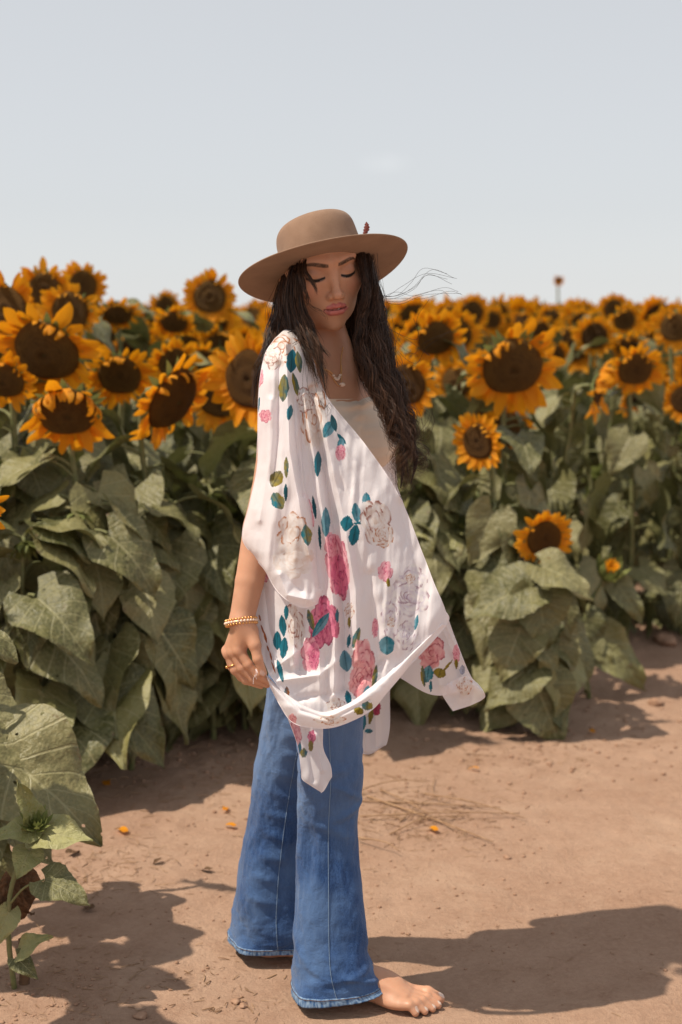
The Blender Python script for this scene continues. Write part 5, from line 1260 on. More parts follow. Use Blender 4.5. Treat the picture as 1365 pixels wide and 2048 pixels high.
def paint_print(x, y, sheet, seed=1):
    out = np.tile(np.array(LIN(249, 245, 248)), (len(x), 1)).reshape(-1, 3)
    L = lambda *a, **k: st_leaf(x, y, *a, out=out, **k); Q = lambda *a: st_rose(x, y, *a, out)
    if sheet in ('front', 'sleeve'):
        # shoulder and sleeve
        Q(560, 694, 38, 36, 10, PW, 3); Q(545, 715, 20, 24, 0, PWM, 31); L(584, 722, 11, 24, 5, C_TEAL); L(598, 724, 7, 22, -8, C_OLIVE, C_TEAL2)
        L(568, 776, 10, 28, 4, C_OLIVE, C_TEAL2); L(592, 770, 6, 26, -14, C_OLIVE, C_TEAL2); L(580, 825, 6, 16, 10, C_TEAL)
        Q(519, 757, 8, 18, 10, PP, 5); Q(532, 832, 12, 13, 0, PP, 6); L(516, 815, 3, 22, 10, C_TEAL)
        Q(556, 830, 10, 12, 0, PP, 12) if False else None
        L(553, 958, 14, 18, 30, C_GREY, C_OLIVE); L(573, 935, 5, 22, 0, C_OLIVE, C_TEAL2); L(556, 1002, 13, 19, -30, C_TEAL, C_OLIVE); L(572, 985, 4, 18, 0, C_TEAL2)
        Q(586, 1066, 32, 42, 0, PW, 7); L(614, 1070, 10, 22, -8, C_TEAL, C_OLIVE)
        Q(590, 1120, 40, 36, 0, (C_WHITE, C_CREAM, C_CREAM, .5), 8)
    if sheet == 'front':
        Q(628, 835, 28, 62, 0, PW, 9); Q(612, 800, 20, 24, 0, PWM, 10); L(658, 858, 11, 20, 30, C_TEAL, C_BLUE); L(668, 846, 6, 18, -15, C_TEAL2); L(684, 878, 4, 14, -40, C_TEAL)
        L(682, 888, 7, 12, 10, C_TEAL, C_BLUE); Q(682, 905, 10, 16, 0, PP, 11); L(636, 928, 7, 26, 2, C_TEAL)
        Q(614, 1022, 12, 36, -12, PP, 13); L(629, 1015, 4, 24, -8, C_TEAL2); L(652, 1044, 9, 30, 0, C_BLUE, C_TEAL); L(640, 1075, 3, 26, -4, C_TEAL2)
        L(694, 1047, 12, 16, 10, C_TEAL); L(713, 1025, 9, 20, -8, C_TEAL, C_BLUE); L(709, 1070, 11, 22, 12, C_TEAL); L(733, 1000, 9, 15, 0, C_BLUE, C_TEAL); L(722, 1045, 3, 18, 80, C_TEAL)
        Q(753, 1045, 30, 46, -15, PWM, 14); Q(766, 1070, 20, 24, 0, PW, 15)
        Q(675, 1130, 22, 64, -6, PP, 16); Q(680, 1150, 16, 40, -6, PM, 17); Q(662, 1090, 12, 24, 0, PP, 18)
        Q(771, 1143, 15, 20, 5, PP, 19); L(777, 1165, 4, 9, 0, C_OLIVE); L(785, 1182, 2, 14, -25, C_OLIVE)
        Q(822, 1165, 30, 34, 20, PWV, 20); Q(818, 1195, 40, 34, 30, PWV, 21); Q(786, 1240, 22, 42, -10, PWV, 22); Q(815, 1272, 20, 30, 0, PWV, 23); Q(821, 1157, 9, 11, 0, PW, 24); Q(783, 1245, 7, 11, 0, PW, 25)
        L(833, 1245, 4, 16, 10, C_BLUE, C_TEAL)
        Q(528, 1151, 9, 15, 0, PP, 26)
        Q(590, 1252, 18, 44, -6, PWM, 27); L(573, 1225, 5, 15, 0, C_TEAL); L(566, 1252, 7, 22, -6, C_TEAL); L(555, 1281, 8, 19, 0, C_TEAL); L(568, 1296, 8, 22, 6, C_TEAL)
        Q(650, 1240, 26, 50, -8, PM, 28); Q(640, 1262, 20, 30, 0, PM, 29); L(642, 1250, 8, 30, 35, C_TEAL, C_BLUE); L(622, 1240, 6, 22, -15, C_TEAL2, C_OLIVE)
        Q(620, 1309, 18, 34, 0, PP, 30); Q(628, 1312, 11, 26, 0, PM, 41)
        Q(700, 1222, 9, 16, 0, PW, 32); L(699, 1245, 3, 12, 0, C_OLIVE); L(675, 1232, 4, 14, 0, C_TEAL); L(698, 1282, 4, 14, 8, C_TEAL)
        L(713, 1276, 7, 22, 18, C_TEAL, C_OLIVE); L(692, 1322, 13, 22, -8, C_BLUE, LIN(96, 150, 176)); L(774, 1291, 16, 19, 0, C_BLUE, C_TEAL); Q(751, 1256, 6, 19, 0, PP, 33)
        Q(728, 1328, 22, 46, -4, PR, 34); Q(722, 1362, 22, 34, 10, PR, 35); L(750, 1355, 5, 26, 8, C_OLIVE, C_TEAL2); L(733, 1394, 9, 24, 10, C_BLUE, C_TEAL); L(697, 1396, 6, 16, -10, C_TEAL); L(712, 1418, 8, 9, 0, C_OLIVE)
        Q(672, 1410, 18, 14, 0, PWM, 36)
        for k in range(6): L(520 + 5.5 * k, 1236 + 19 * k + 4 * (k % 2), 1.7 + .8 * (k == 2), 7 + 3 * (k % 3), -14 - 5 * (k % 2), C_GOLD, C_BROWN)
        L(561, 1342, 5, 24, -14, C_TEAL); L(574, 1385, 5, 12, 0, C_TEAL, C_GOLD)
    if sheet == 'swag':
        Q(660, 1440, 30, 10, 0, PW, 37); L(735, 1412, 12, 9, 0, C_TEAL, C_OLIVE); L(718, 1422, 10, 8, 20, C_OLIVE); Q(585, 1440, 8, 12, 0, PR, 42)
    if sheet == 'corner':
        Q(592, 1468, 11, 26, -10, PR, 38); Q(624, 1474, 8, 14, 0, PM, 39); L(598, 1500, 5, 16, 10, C_TEAL); L(608, 1506, 7, 10, 0, C_OLIVE, C_TEAL2); L(622, 1492, 5, 12, 0, C_OLIVE); L(580, 1490, 4, 14, 0, C_TEAL)
    if sheet == 'flying':
        Q(862, 1305, 28, 33, 0, PR, 40); Q(913, 1308, 7, 18, 0, PP, 41); L(913, 1328, 4, 10, 0, C_OLIVE); L(856, 1348, 11, 18, 10, C_BLUE, C_TEAL); L(847, 1352, 5, 22, -6, C_OLIVE, C_TEAL2); L(880, 1346, 14, 10, 20, C_OLIVE); L(862, 1372, 3, 12, 0, C_TEAL)
        Q(842, 1145, 10, 28, -10, PR, 43); Q(930, 1372, 16, 18, 0, PW, 44); L(893, 1335, 2.5, 20, 40, C_OLIVE); L(925, 1340, 6, 10, 0, LIN(200, 205, 228))
    if sheet == 'back':
        Q(752, 1415, 10, 16, 0, (C_PINKD, LIN(150, 50, 80), LIN(110, 30, 60), .6), 45); L(725, 1442, 8, 20, 0, C_TEAL2, C_TEAL); L(742, 1432, 5, 18, 10, C_OLIVE); L(738, 1462, 8, 5, 0, C_TEAL)
    return out
def net_sheet(rows, nr, nc):
    """rows: lists of (px, py, Y) left to right, top to bottom -> (nr,nc,3) of px,py,Y"""
    R_ = np.array([spline(np.array(r, float), nc) for r in rows])
    return spline(R_, nr)
def line_d(px, py, pts):
    d = np.full(px.shape, 1e9); pts = np.array(pts, float)
    for a, b in zip(pts[:-1], pts[1:]):
        ab = b - a; h = np.clip(((px - a[0]) * ab[0] + (py - a[1]) * ab[1]) / (ab @ ab), 0, 1)
        d = np.minimum(d, np.hypot(px - a[0] - h * ab[0], py - a[1] - h * ab[1]))
    return d
def fold(g, lines):
    """lines: (points, width px, depth m); positive comes towards the camera"""
    for pts, w, A in lines:
        A = A * 1.35
        q = line_d(g[..., 0], g[..., 1], pts) / w; g[..., 2] -= A * (.55 * np.exp(-q ** 2) + .45 * np.exp(-np.abs(q) * 1.6))
def sheet_obj(name, g, sheet, mat, parent, edges=(0, 0, 0, 0), thick=.0007):
    P = W(g[..., 0], g[..., 1], g[..., 2]); nr, nc = P.shape[:2]
    me = mesh_np(name, P.reshape(-1, 3), grid_faces(nr, nc)[:, ::-1])
    set_col(me, paint_print(g[..., 0].ravel(), g[..., 1].ravel(), sheet))
    o = part(name, me, mat, parent)
    for on, path in zip(edges, (P[0], P[-1], P[:, 0], P[:, -1])):
        if on: v, f = tube_arrays(path[None], np.full((1, len(path)), .0006), 5); part('rolled_hem', mesh_np('rolled_hem', v, f), MAT_HEMW, o if parent is None else parent)
    return o
def cloth_mat(name, clear, trl=.30):
    mk = Mat(name); at = mk.new('ShaderNodeAttribute', attribute_name='Col'); oc = mk.coord()
    wv = mk.noise(1400, 2, .5, oc); cr = mk.noise(38, 4, .62, oc, .6)
    mp = mk.new('ShaderNodeMapping', {'Vector': oc, 'Scale': (55, 55, 9)}); vl = mk.noise(1.0, 4, .6, mp.outputs[0], .4)
    bp = mk.bump(mk.math('ADD', mk.math('MULTIPLY', wv, .10), mk.math('ADD', mk.math('MULTIPLY', cr, .55), mk.math('MULTIPLY', vl, .8))), .30, .006)
    sh = mk.bsdf(at.outputs['Color'], .46, bp, .35, Sheen_Weight=.15)
    sh = mk.translucent(sh, at.outputs['Color'], trl, bp)
    if clear: sh = mk.transparent(sh, clear)
    return mk.done(sh)
MAT_KIM = cloth_mat('printed_satin', 0.0, .36); MAT_SHEER = cloth_mat('printed_chiffon', .14, .4)
mk = Mat('white_hem'); MAT_HEMW = mk.done(mk.bsdf((.86, .80, .83), .6))
rip = lambda g, sx, sy, A, s=0: vn2(g[..., 0] / sx + .25 * g[..., 1] / sx * .3, g[..., 1] / sy, s) * A
# front panel: shoulder to swag
rows = [
    [(566, 664, 3.010), (580, 650, 3.03), (592, 650, 3.04), (604, 660, 3.035), (612, 670, 3.025)],
    [(545, 684, 2.955), (563, 672, 2.945), (588, 672, 2.955), (610, 688, 2.968), (622, 702, 2.975)],
    [(536, 730, 2.925), (560, 724, 2.900), (592, 728, 2.905), (622, 745, 2.925), (640, 760, 2.945)],
    [(530, 800, 2.905), (560, 800, 2.880), (600, 805, 2.880), (635, 812, 2.895), (662, 805, 2.925)],
    [(528, 900, 2.900), (570, 900, 2.865), (620, 900, 2.860), (680, 900, 2.870), (733, 892, 2.900)],
    [(524, 1000, 2.905), (575, 1000, 2.860), (640, 1000, 2.845), (730, 1000, 2.850), (798, 990, 2.885)],
    [(520, 1100, 2.915), (580, 1100, 2.860), (660, 1100, 2.835), (770, 1100, 2.835), (845, 1105, 2.865)],
    [(508, 1180, 2.915), (575, 1195, 2.860), (660, 1200, 2.830), (780, 1195, 2.820), (868, 1165, 2.850)],
    [(507, 1245, 2.900), (570, 1270, 2.855), (655, 1290, 2.825), (775, 1285, 2.810), (890, 1218, 2.840)],
    [(520, 1300, 2.880), (565, 1335, 2.845), (650, 1370, 2.815), (752, 1340, 2.805), (893, 1250, 2.842)],
    [(538, 1348, 2.838), (575, 1392, 2.832), (655, 1432, 2.808), (733, 1412, 2.802), (816, 1336, 2.82)],
]
g = net_sheet(rows, 560, 320)
fold(g, [([(572, 690), (574, 800), (577, 900), (590, 1000)], 7, .014), ([(560, 740), (558, 900), (548, 1000)], 8, -.010),
         ([(608, 790), (632, 930), (655, 1080), (672, 1250), (668, 1390)], 9, .016), ([(622, 780), (648, 930), (676, 1100), (690, 1250), (690, 1380)], 9, -.014),
         ([(636, 800), (680, 1000), (712, 1180), (716, 1320)], 12, .012), ([(600, 1010), (612, 1200), (600, 1340)], 9, -.010), ([(588, 1200), (588, 1330)], 8, .010),
         ([(655, 860), (730, 1080), (770, 1270)], 22, .008), ([(800, 1010), (836, 1150), (826, 1260)], 16, -.008), ([(640, 1200), (640, 1390)], 8, .008), ([(742, 1150), (756, 1330)], 12, -.008),
         ([(545, 1340), (600, 1300), (640, 1220)], 9, .008), ([(556, 1362), (640, 1350), (700, 1300)], 9, .007), ([(600, 1398), (700, 1380), (770, 1320)], 8, -.007), ([(530, 1180), (540, 1260), (560, 1330)], 6, -.006)])
g[..., 2] += rip(g, 26, 170, .007, 2) + rip(g, 60, 90, .006, 7) + rip(g, 9, 110, .0024, 9) + rip(g, 16, 22, .0016, 4)
KIM = sheet_obj('kimono', g, 'front', MAT_KIM, None, (0, 0, 0, 1))
KIM['label'] = 'sheer white kimono printed with pink and white roses and teal leaves'
# sleeve hanging over the forearm
rows = [
    [(548, 680, 2.950), (566, 670, 2.938), (590, 676, 2.950), (606, 700, 2.972)],
    [(530, 710, 2.915), (560, 712, 2.885), (592, 726, 2.900), (614, 745, 2.930)],
    [(519, 770, 2.895), (556, 772, 2.862), (592, 786, 2.872), (620, 800, 2.905)],
    [(516, 850, 2.885), (556, 850, 2.848), (596, 858, 2.852), (632, 868, 2.890)],
    [(515, 930, 2.880), (556, 934, 2.836), (602, 944, 2.838), (645, 955, 2.880)],
    [(500, 1005, 2.876), (550, 1020, 2.826), (606, 1036, 2.824), (656, 1048, 2.866)],
    [(485, 1074, 2.874), (544, 1096, 2.818), (606, 1116, 2.812), (664, 1130, 2.850)],
    [(508, 1112, 2.866), (548, 1140, 2.816), (608, 1160, 2.806), (664, 1172, 2.842)],
    [(531, 1142, 2.858), (560, 1188, 2.820), (608, 1216, 2.806), (658, 1196, 2.838)],
]
g = net_sheet(rows, 400, 160)
fold(g, [([(574, 690), (576, 800), (580, 900), (600, 1010), (620, 1110)], 7, .012), ([(558, 730), (556, 880), (548, 960)], 7, -.010), ([(542, 800), (538, 930), (520, 1040)], 8, .006),
         ([(598, 800), (612, 930), (634, 1080), (640, 1170)], 8, -.010), ([(588, 760), (590, 870), (606, 990)], 5, -.008), ([(560, 1150), (575, 1190), (620, 1200)], 10, .008), ([(570, 1110), (580, 1160), (600, 1180)], 14, -.006)])
g[..., 2] += rip(g, 24, 150, .006, 11) + rip(g, 50, 60, .004, 13) + rip(g, 9, 100, .0022, 15) + rip(g, 15, 20, .0014, 16)
S = sheet_obj('sleeve', g, 'sleeve', MAT_KIM, KIM, (0, 1, 1, 0))
# inside of the sleeve (its back wall)
rows = [[(516, 860, 2.96), (560, 860, 2.975), (620, 870, 2.95)], [(506, 1000, 2.95), (560, 1010, 2.965), (630, 1020, 2.93)], [(487, 1072, 2.90), (545, 1110, 2.945), (640, 1130, 2.91)], [(520, 1128, 2.89), (560, 1168, 2.915), (640, 1190, 2.89)]]
sheet_obj('sleeve_lining', net_sheet(rows, 80, 60), 'plain', MAT_KIM, KIM)
# the hem gathered into a swag, pulled up by the hand
top = [(533, 1352, 2.838), (556, 1376, 2.826), (582, 1397, 2.812), (615, 1417, 2.800), (648, 1427, 2.794), (684, 1416, 2.792), (714, 1399, 2.796), (746, 1372, 2.802), (780, 1345, 2.812), (816, 1310, 2.824), (846, 1283, 2.834), (880, 1248, 2.842)]
bot = [(540, 1372, 2.834), (560, 1410, 2.826), (580, 1440, 2.814), (606, 1453, 2.802), (650, 1457, 2.794), (692, 1447, 2.792), (744, 1420, 2.798), (774, 1386, 2.806), (803, 1352, 2.816), (838, 1309, 2.828), (862, 1280, 2.836), (893, 1250, 2.843)]
m1 = [(a[0] * .72 + b[0] * .28, a[1] * .72 + b[1] * .28, a[2] - .009) for a, b in zip(top, bot)]
m2 = [(a[0] * .35 + b[0] * .65, a[1] * .35 + b[1] * .65, a[2] - .006) for a, b in zip(top, bot)]
t0 = [(a[0], a[1] - 3, a[2] + .006) for a in top]
g = net_sheet([t0, top, m1, m2, bot], 44, 260); g[..., 2] += rip(g, 40, 14, .0025, 21)
fold(g, [([(545, 1362), (600, 1420), (660, 1440), (740, 1400)], 4, -.005)])
sheet_obj('swag', g, 'swag', MAT_KIM, KIM, (0, 1, 0, 0))
# corner hanging below the swag
rows = [[(570, 1420, 2.845), (595, 1438, 2.842), (620, 1446, 2.838), (646, 1450, 2.842)], [(580, 1446, 2.850), (603, 1456, 2.842), (626, 1460, 2.836), (646, 1464, 2.848)], [(596, 1492, 2.856), (612, 1494, 2.842), (632, 1496, 2.836), (647, 1498, 2.852)],
        [(603, 1540, 2.858), (620, 1536, 2.842), (642, 1532, 2.838), (661, 1530, 2.854)], [(605, 1558, 2.860), (622, 1562, 2.846), (645, 1556, 2.840), (664, 1551, 2.856)], [(622, 1571, 2.858), (634, 1578, 2.850), (648, 1580, 2.848), (662, 1557, 2.856)], [(641, 1583, 2.856), (643, 1584, 2.855), (644, 1584, 2.855), (660, 1560, 2.855)]]
g = net_sheet(rows, 90, 60); fold(g, [([(612, 1460), (628, 1560)], 7, -.006), ([(634, 1470), (646, 1540)], 6, .006)]); g[..., 2] += rip(g, 14, 30, .003, 31)
sheet_obj('hem_corner', g, 'corner', MAT_SHEER, KIM, (0, 1, 1, 1))
# panel flying out to the right, behind the front edge
rows = [[(770, 940, 3.02), (780, 945, 3.00), (786, 950, 2.985)], [(790, 1030, 3.02), (808, 1030, 2.985), (815, 1030, 2.965)], [(800, 1110, 3.01), (828, 1112, 2.97), (842, 1112, 2.945)], [(800, 1200, 3.00), (850, 1200, 2.955), (884, 1205, 2.93)], [(790, 1285, 2.995), (860, 1270, 2.945), (912, 1280, 2.925)],
        [(790, 1325, 2.985), (865, 1330, 2.935), (938, 1345, 2.925)], [(798, 1354, 2.98), (870, 1390, 2.935), (958, 1376, 2.93)]]
g = net_sheet(rows, 210, 90); fold(g, [([(840, 1150), (880, 1370)], 12, .012), ([(870, 1220), (925, 1350)], 9, -.010), ([(890, 1250), (945, 1360)], 8, .010)]); g[..., 2] += rip(g, 22, 60, .006, 41)
sheet_obj('flying_panel', g, 'flying', MAT_SHEER, KIM, (0, 1, 0, 1))
rows = [[(880, 1380, 2.945), (905, 1362, 2.925), (935, 1352, 2.915), (955, 1366, 2.925)], [(886, 1392, 2.945), (914, 1380, 2.915), (944, 1370, 2.905), (968, 1384, 2.920)], [(896, 1408, 2.945), (920, 1402, 2.925), (944, 1396, 2.920), (970, 1394, 2.925)], [(906, 1422, 2.945), (918, 1418, 2.935), (940, 1411, 2.930), (962, 1401, 2.928)]]
g = net_sheet(rows, 40, 60); g[..., 2] += rip(g, 10, 14, .006, 44)
sheet_obj('flying_corner', g, 'flying', MAT_SHEER, KIM, (0, 1, 0, 1))
# back panel seen behind the near leg
rows = [[(690, 1300, 3.10), (735, 1300, 3.11), (785, 1290, 3.08)], [(695, 1390, 3.12), (740, 1385, 3.13), (780, 1380, 3.10)], [(695, 1450, 3.13), (742, 1450, 3.14), (780, 1450, 3.11)], [(697, 1490, 3.13), (742, 1492, 3.15), (774, 1486, 3.12)], [(700, 1500, 3.13), (738, 1508, 3.15), (768, 1492, 3.12)]]
g = net_sheet(rows, 110, 60); fold(g, [([(750, 1380), (752, 1490)], 9, .012), ([(735, 1380), (730, 1500)], 8, -.010)]); g[..., 2] += rip(g, 14, 60, .004, 47)
sheet_obj('back_panel', g, 'back', MAT_SHEER, KIM, (0, 1, 0, 1))
# back of the kimono across the shoulders and down the far side
rows = [[(572, 660, 3.03), (600, 648, 3.11), (640, 660, 3.16), (700, 680, 3.20), (745, 715, 3.22)], [(540, 740, 2.99), (580, 740, 3.12), (650, 740, 3.19), (720, 740, 3.24), (775, 760, 3.24)], [(530, 900, 2.95), (580, 900, 3.12), (650, 900, 3.18), (730, 900, 3.22), (790, 900, 3.20)], [(525, 1050, 2.94), (590, 1050, 3.14), (660, 1050, 3.18), (740, 1050, 3.20), (800, 1050, 3.13)],
        [(515, 1180, 2.94), (580, 1180, 3.16), (660, 1180, 3.20), (740, 1180, 3.21), (800, 1180, 3.10)], [(545, 1290, 3.02), (590, 1300, 3.18), (660, 1300, 3.22), (740, 1300, 3.20), (800, 1290, 3.08)]]
g = net_sheet(rows, 120, 100); g[..., 2] += rip(g, 30, 120, .008, 51)
sheet_obj('back', g, 'plain', MAT_KIM, KIM)
# loose threads at the pinch
p = np.array([W(512, 1338, 2.80), W(513, 1346, 2.796), W(508, 1356, 2.80), W(507, 1368, 2.805)]); v, f = tube_arrays(np.stack([spline(p, 12), spline(p + np.array([[.0, 0, 0], [.003, 0, 0], [.004, 0, .004], [.007, 0, .01]]), 12)]), np.full((2, 12), .0006), 4)
part('loose_thread', mesh_np('loose_thread', v, f), MAT_HEMW, KIM)

# ------------------------------------------------------------------ hair
mk = Mat('hair'); oc = mk.coord(); mp = mk.new('ShaderNodeMapping', {'Vector': oc, 'Scale': (90, 90, 6)})
at = mk.new('ShaderNodeAttribute', attribute_name='Col')
MAT_HAIR = mk.done(mk.bsdf(at.outputs['Color'], .42, None, .3))
hr_rng = np.random.default_rng(11)
def lock(pts, widths, n, clumps=12, wave=.0, wl=.10, depth=.8, seed=0, tight=.55, npt=38, jit=.003, rad=.00070):
    r = np.random.default_rng(100 + seed)
    P = np.array([W(*p) for p in pts]); P = spline(P, npt); w = spline(np.array(widths, float)[:, None], npt)[:, 0] * P[:, 1] / FPX
    t = np.linspace(0, 1, npt)
    T = np.gradient(P, axis=0); T /= np.linalg.norm(T, axis=1, keepdims=True)
    B = np.cross(T, [0, 1.0, 0]); B /= np.linalg.norm(B, axis=1, keepdims=True); D = np.cross(B, T)
    ca, cr = r.uniform(0, 2 * np.pi, clumps), np.sqrt(r.uniform(0, 1, clumps)); cl = np.stack([cr * np.cos(ca), cr * np.sin(ca)], 1)
    k = r.integers(0, clumps, n); a, q = r.uniform(0, 2 * np.pi, n), np.sqrt(r.uniform(0, 1, n)); own = np.stack([q * np.cos(a), q * np.sin(a)], 1)
    f = (tight * t ** .7)[None, :, None]
    off = own[:, None] * (1 - f) + cl[k][:, None] * f + (own[:, None] * .16) * f
    arc = np.concatenate([[0], np.cumsum(np.linalg.norm(np.diff(P, axis=0), axis=1))])
    ph = r.uniform(0, 6.28, clumps)[k][:, None] + r.normal(0, .25, n)[:, None]; fr = 2 * np.pi / wl * r.uniform(.8, 1.25, clumps)[k][:, None]
    amp = wave * (.12 + 1.5 * t[None] ** 1.8)
    wx = amp * np.sin(fr * arc[None] + ph); wy = amp * .8 * np.cos(fr * arc[None] + ph * 1.3)
    nz = np.stack([vnoise(np.stack(np.broadcast_arrays(r.uniform(0, 60, n)[:, None], t[None] * 5, i + 0 * t[None]), -1)) for i in range(2)], -1) * jit
    X = P[None] + (off[..., 0] * w[None] + wx + nz[..., 0])[..., None] * B[None] + (off[..., 1] * w[None] * depth + wy + nz[..., 1])[..., None] * D[None]
    # strands end at different lengths
    e = 1 - .42 * r.uniform(0, 1, n) ** 1.6
    idx = e[:, None] * np.linspace(0, npt - 1, npt)[None]; i0 = np.clip(idx.astype(int), 0, npt - 2); ff = (idx - i0)[..., None]
    rows_ = np.arange(n)[:, None]; X = X[rows_, i0] * (1 - ff) + X[rows_, i0 + 1] * ff
    rd = rad * r.uniform(.6, 1.25, n)[:, None] * np.clip((1 - t[None]) * 2.6, .12, 1)
    v, fc = tube_arrays(X, rd, 3)
    tone = r.uniform(0, 1, n)[:, None] * np.ones((1, npt)); rootc, tipc = np.array([.022, .0115, .0075]), np.array([.140, .068, .036])
    m = np.clip(.05 + .28 * tone ** 2 + .85 * tone * t[None] ** 1.2, 0, 1)[..., None]; col = rootc * (1 - m) + tipc * m
    col = np.repeat(col.reshape(-1, 3), 3, 0)
    # solid dark core added inside the lock to block light between strands
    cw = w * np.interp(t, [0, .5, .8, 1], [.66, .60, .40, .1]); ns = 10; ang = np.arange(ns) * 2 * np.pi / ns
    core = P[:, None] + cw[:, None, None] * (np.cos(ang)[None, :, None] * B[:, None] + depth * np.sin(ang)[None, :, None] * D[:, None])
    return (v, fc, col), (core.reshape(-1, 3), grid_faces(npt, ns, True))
LOCKS = [
    dict(pts=[(598, 512, 3.07), (572, 570, 3.055), (563, 610, 3.05), (556, 650, 3.03), (534, 705, 2.98), (514, 765, 2.945), (506, 815, 2.94)], widths=[10, 14, 20, 22, 17, 9, 3], n=200, wave=.004, wl=.12),
    dict(pts=[(612, 498, 3.03), (592, 540, 2.985), (588, 580, 2.975), (594, 622, 2.965), (612, 665, 2.94), (633, 705, 2.915), (645, 745, 2.90), (654, 800, 2.882)], widths=[8, 12, 16, 17, 18, 14, 9, 2], n=240, wave=.005, wl=.10),
    dict(pts=[(600, 505, 3.05), (576, 555, 3.03), (573, 590, 3.02), (580, 640, 2.995), (598, 682, 2.955), (622, 725, 2.92), (638, 768, 2.90)], widths=[8, 12, 18, 20, 17, 11, 3], n=200, wave=.004, wl=.11),
    dict(pts=[(616, 496, 3.01), (598, 545, 2.96), (602, 610, 2.955), (622, 655, 2.94), (640, 690, 2.925), (660, 716, 2.915)], widths=[5, 9, 10, 10, 8, 2], n=110, wave=.004, wl=.10),
    dict(pts=[(722, 492, 3.03), (742, 560, 3.00), (744, 610, 3.00), (739, 660, 2.985), (750, 720, 2.965), (774, 790, 2.95), (800, 860, 2.93), (808, 920, 2.92), (802, 976, 2.92)], widths=[12, 13, 15, 20, 24, 24, 22, 20, 12], n=420, wave=.014, wl=.085, clumps=26),
    dict(pts=[(718, 492, 3.01), (733, 580, 2.975), (724, 640, 2.97), (724, 700, 2.95), (750, 770, 2.93), (785, 840, 2.915), (808, 900, 2.905), (818, 955, 2.91)], widths=[7, 8, 10, 13, 15, 16, 15, 8], n=240, wave=.015, wl=.075, clumps=18),
    dict(pts=[(722, 492, 3.05), (752, 580, 3.045), (764, 650, 3.04), (778, 730, 3.02), (800, 800, 3.0), (820, 870, 2.98), (832, 920, 2.97), (822, 968, 2.96)], widths=[7, 9, 12, 14, 16, 16, 16, 8], n=240, wave=.017, wl=.08, clumps=18),
    dict(pts=[(700, 520, 3.12), (715, 600, 3.11), (718, 680, 3.10), (740, 760, 3.05), (765, 820, 3.02)], widths=[40, 36, 32, 26, 10], n=180, wave=.004),
    dict(pts=[(640, 530, 3.15), (630, 610, 3.15), (620, 690, 3.13), (610, 760, 3.15)], widths=[70, 62, 50, 40], n=120, wave=.004),
    dict(pts=[(596, 522, 3.045), (577, 548, 3.03), (567, 590, 3.02), (561, 640, 3.01), (552, 690, 2.99)], widths=[9, 12, 14, 13, 8], n=130, wave=.003, clumps=10),
    dict(pts=[(608, 500, 3.005), (590, 535, 2.985), (580, 575, 2.98), (578, 620, 2.975), (584, 660, 2.96)], widths=[10, 13, 13, 12, 8], n=120, wave=.003, clumps=10),
    # damp strands over the brow and cheek
    dict(pts=[(614, 497, 2.985), (609, 535, 2.945), (622, 560, 2.925), (632, 578, 2.92), (634, 592, 2.92)], widths=[7, 6, 4, 2.5, 2], n=34, wave=.002, tight=.3, clumps=5, rad=.0007),
    dict(pts=[(612, 498, 2.99), (602, 545, 2.945), (608, 575, 2.93), (617, 600, 2.925), (613, 618, 2.93)], widths=[7, 6, 4, 3, 2], n=36, wave=.002, tight=.3, clumps=5, rad=.0007),
    dict(pts=[(733, 500, 3.03), (748, 570, 3.02), (755, 640, 3.01), (768, 720, 2.99), (790, 800, 2.96), (812, 870, 2.94), (822, 930, 2.93), (815, 985, 2.93)], widths=[12, 18, 26, 34, 36, 36, 34, 22], n=70, wave=.012, wl=.09, clumps=30, tight=.3, jit=.014, rad=.0004),
    dict(pts=[(598, 510, 3.06), (572, 580, 3.04), (562, 640, 3.02), (560, 700, 2.97), (556, 770, 2.93)], widths=[12, 20, 26, 30, 26], n=36, wave=.006, clumps=20, tight=.3, jit=.012, rad=.0004),
    dict(pts=[(604, 590, 2.95), (622, 612, 2.925), (642, 622, 2.91), (654, 634, 2.905), (657, 648, 2.91)], widths=[3, 3, 3, 2, 2], n=5, wave=.001, tight=.2, clumps=3, rad=.0004),
]
V, F, C, n0 = [], [], [], 0; CV, CF, c0 = [], [], 0
for i, kw in enumerate(LOCKS):
    (v, f, c), (cv, cf) = lock(seed=i, **kw)
    V.append(v); F.append(f + n0); C.append(c); n0 += len(v)
    if i < 11: CV.append(cv); CF.append(cf + c0); c0 += len(cv)
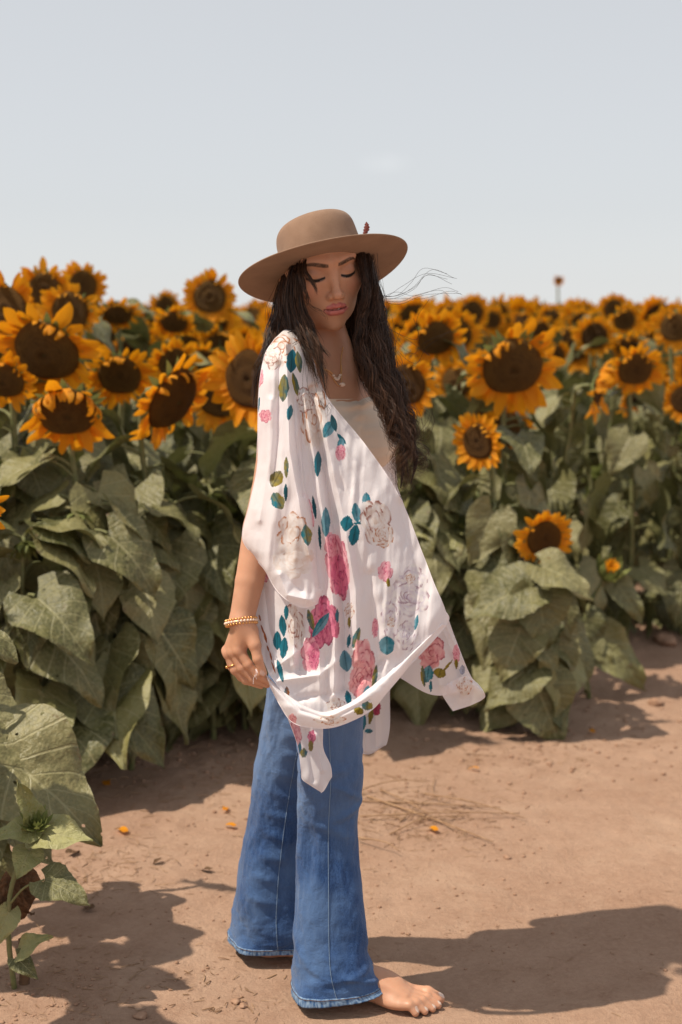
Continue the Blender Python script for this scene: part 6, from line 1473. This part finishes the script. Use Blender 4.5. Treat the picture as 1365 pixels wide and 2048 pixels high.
def fly(p, n, spread, seed, rad=.00035):
    r = np.random.default_rng(seed); base = np.array([W(*q) for q in p]); X = []
    for k in range(n):
        q = base + np.concatenate([[np.zeros(3)], np.cumsum(r.normal(0, spread, (len(base) - 1, 3)), 0)]); X.append(spline(q, 36))
    return tube_arrays(np.array(X), np.full((n, 36), rad), 3)
for p, n, s, sd in (([(752, 590, 3.03), (790, 594, 3.03), (830, 572, 3.02), (860, 545, 3.02), (905, 560, 3.02)], 5, .008, 1), ([(755, 600, 3.03), (800, 600, 3.02), (850, 596, 3.02), (900, 588, 3.02), (925, 598, 3.02)], 4, .008, 2),
                    ([(768, 650, 3.02), (800, 690, 3.0), (840, 712, 3.0), (850, 680, 3.0), (868, 650, 3.0)], 5, .012, 3), ([(820, 880, 2.96), (850, 870, 2.95), (858, 840, 2.95), (846, 815, 2.95)], 7, .008, 4),
                    ([(820, 930, 2.94), (850, 935, 2.93), (856, 915, 2.93), (835, 905, 2.93)], 7, .006, 5), ([(745, 520, 2.98), (748, 550, 2.98), (752, 575, 2.98), (748, 590, 2.99)], 6, .003, 6), ([(575, 665, 2.95), (595, 662, 2.93), (602, 678, 2.92), (580, 690, 2.93)], 5, .004, 7),
                    ([(615, 690, 2.93), (617, 740, 2.90), (620, 780, 2.87), (628, 830, 2.86)], 4, .006, 8), ([(790, 940, 2.92), (800, 975, 2.91), (812, 985, 2.91), (818, 970, 2.91)], 8, .006, 9), ([(640, 800, 2.86), (650, 815, 2.855), (656, 808, 2.855), (662, 820, 2.86)], 4, .003, 10)):
    v, f = fly(p, n, s, sd); V.append(v); F.append(f + n0); C.append(np.tile([.03, .016, .010], (len(v), 1))); n0 += len(v)
me = mesh_np('hair', np.vstack(V), np.vstack(F)); set_col(me, np.vstack(C)); HAIR = part('hair', me, MAT_HAIR, label='long dark brown wavy hair'); HAIR['kind'] = 'stuff'
me = mesh_np('hair_filler_core', np.vstack(CV), np.vstack(CF)); set_col(me, np.tile([.010, .006, .0045], (c0, 1)).astype(float)); part('filler_core', me, MAT_HAIR, HAIR)  # dark filler tubes within the locks, added to stop light passing through
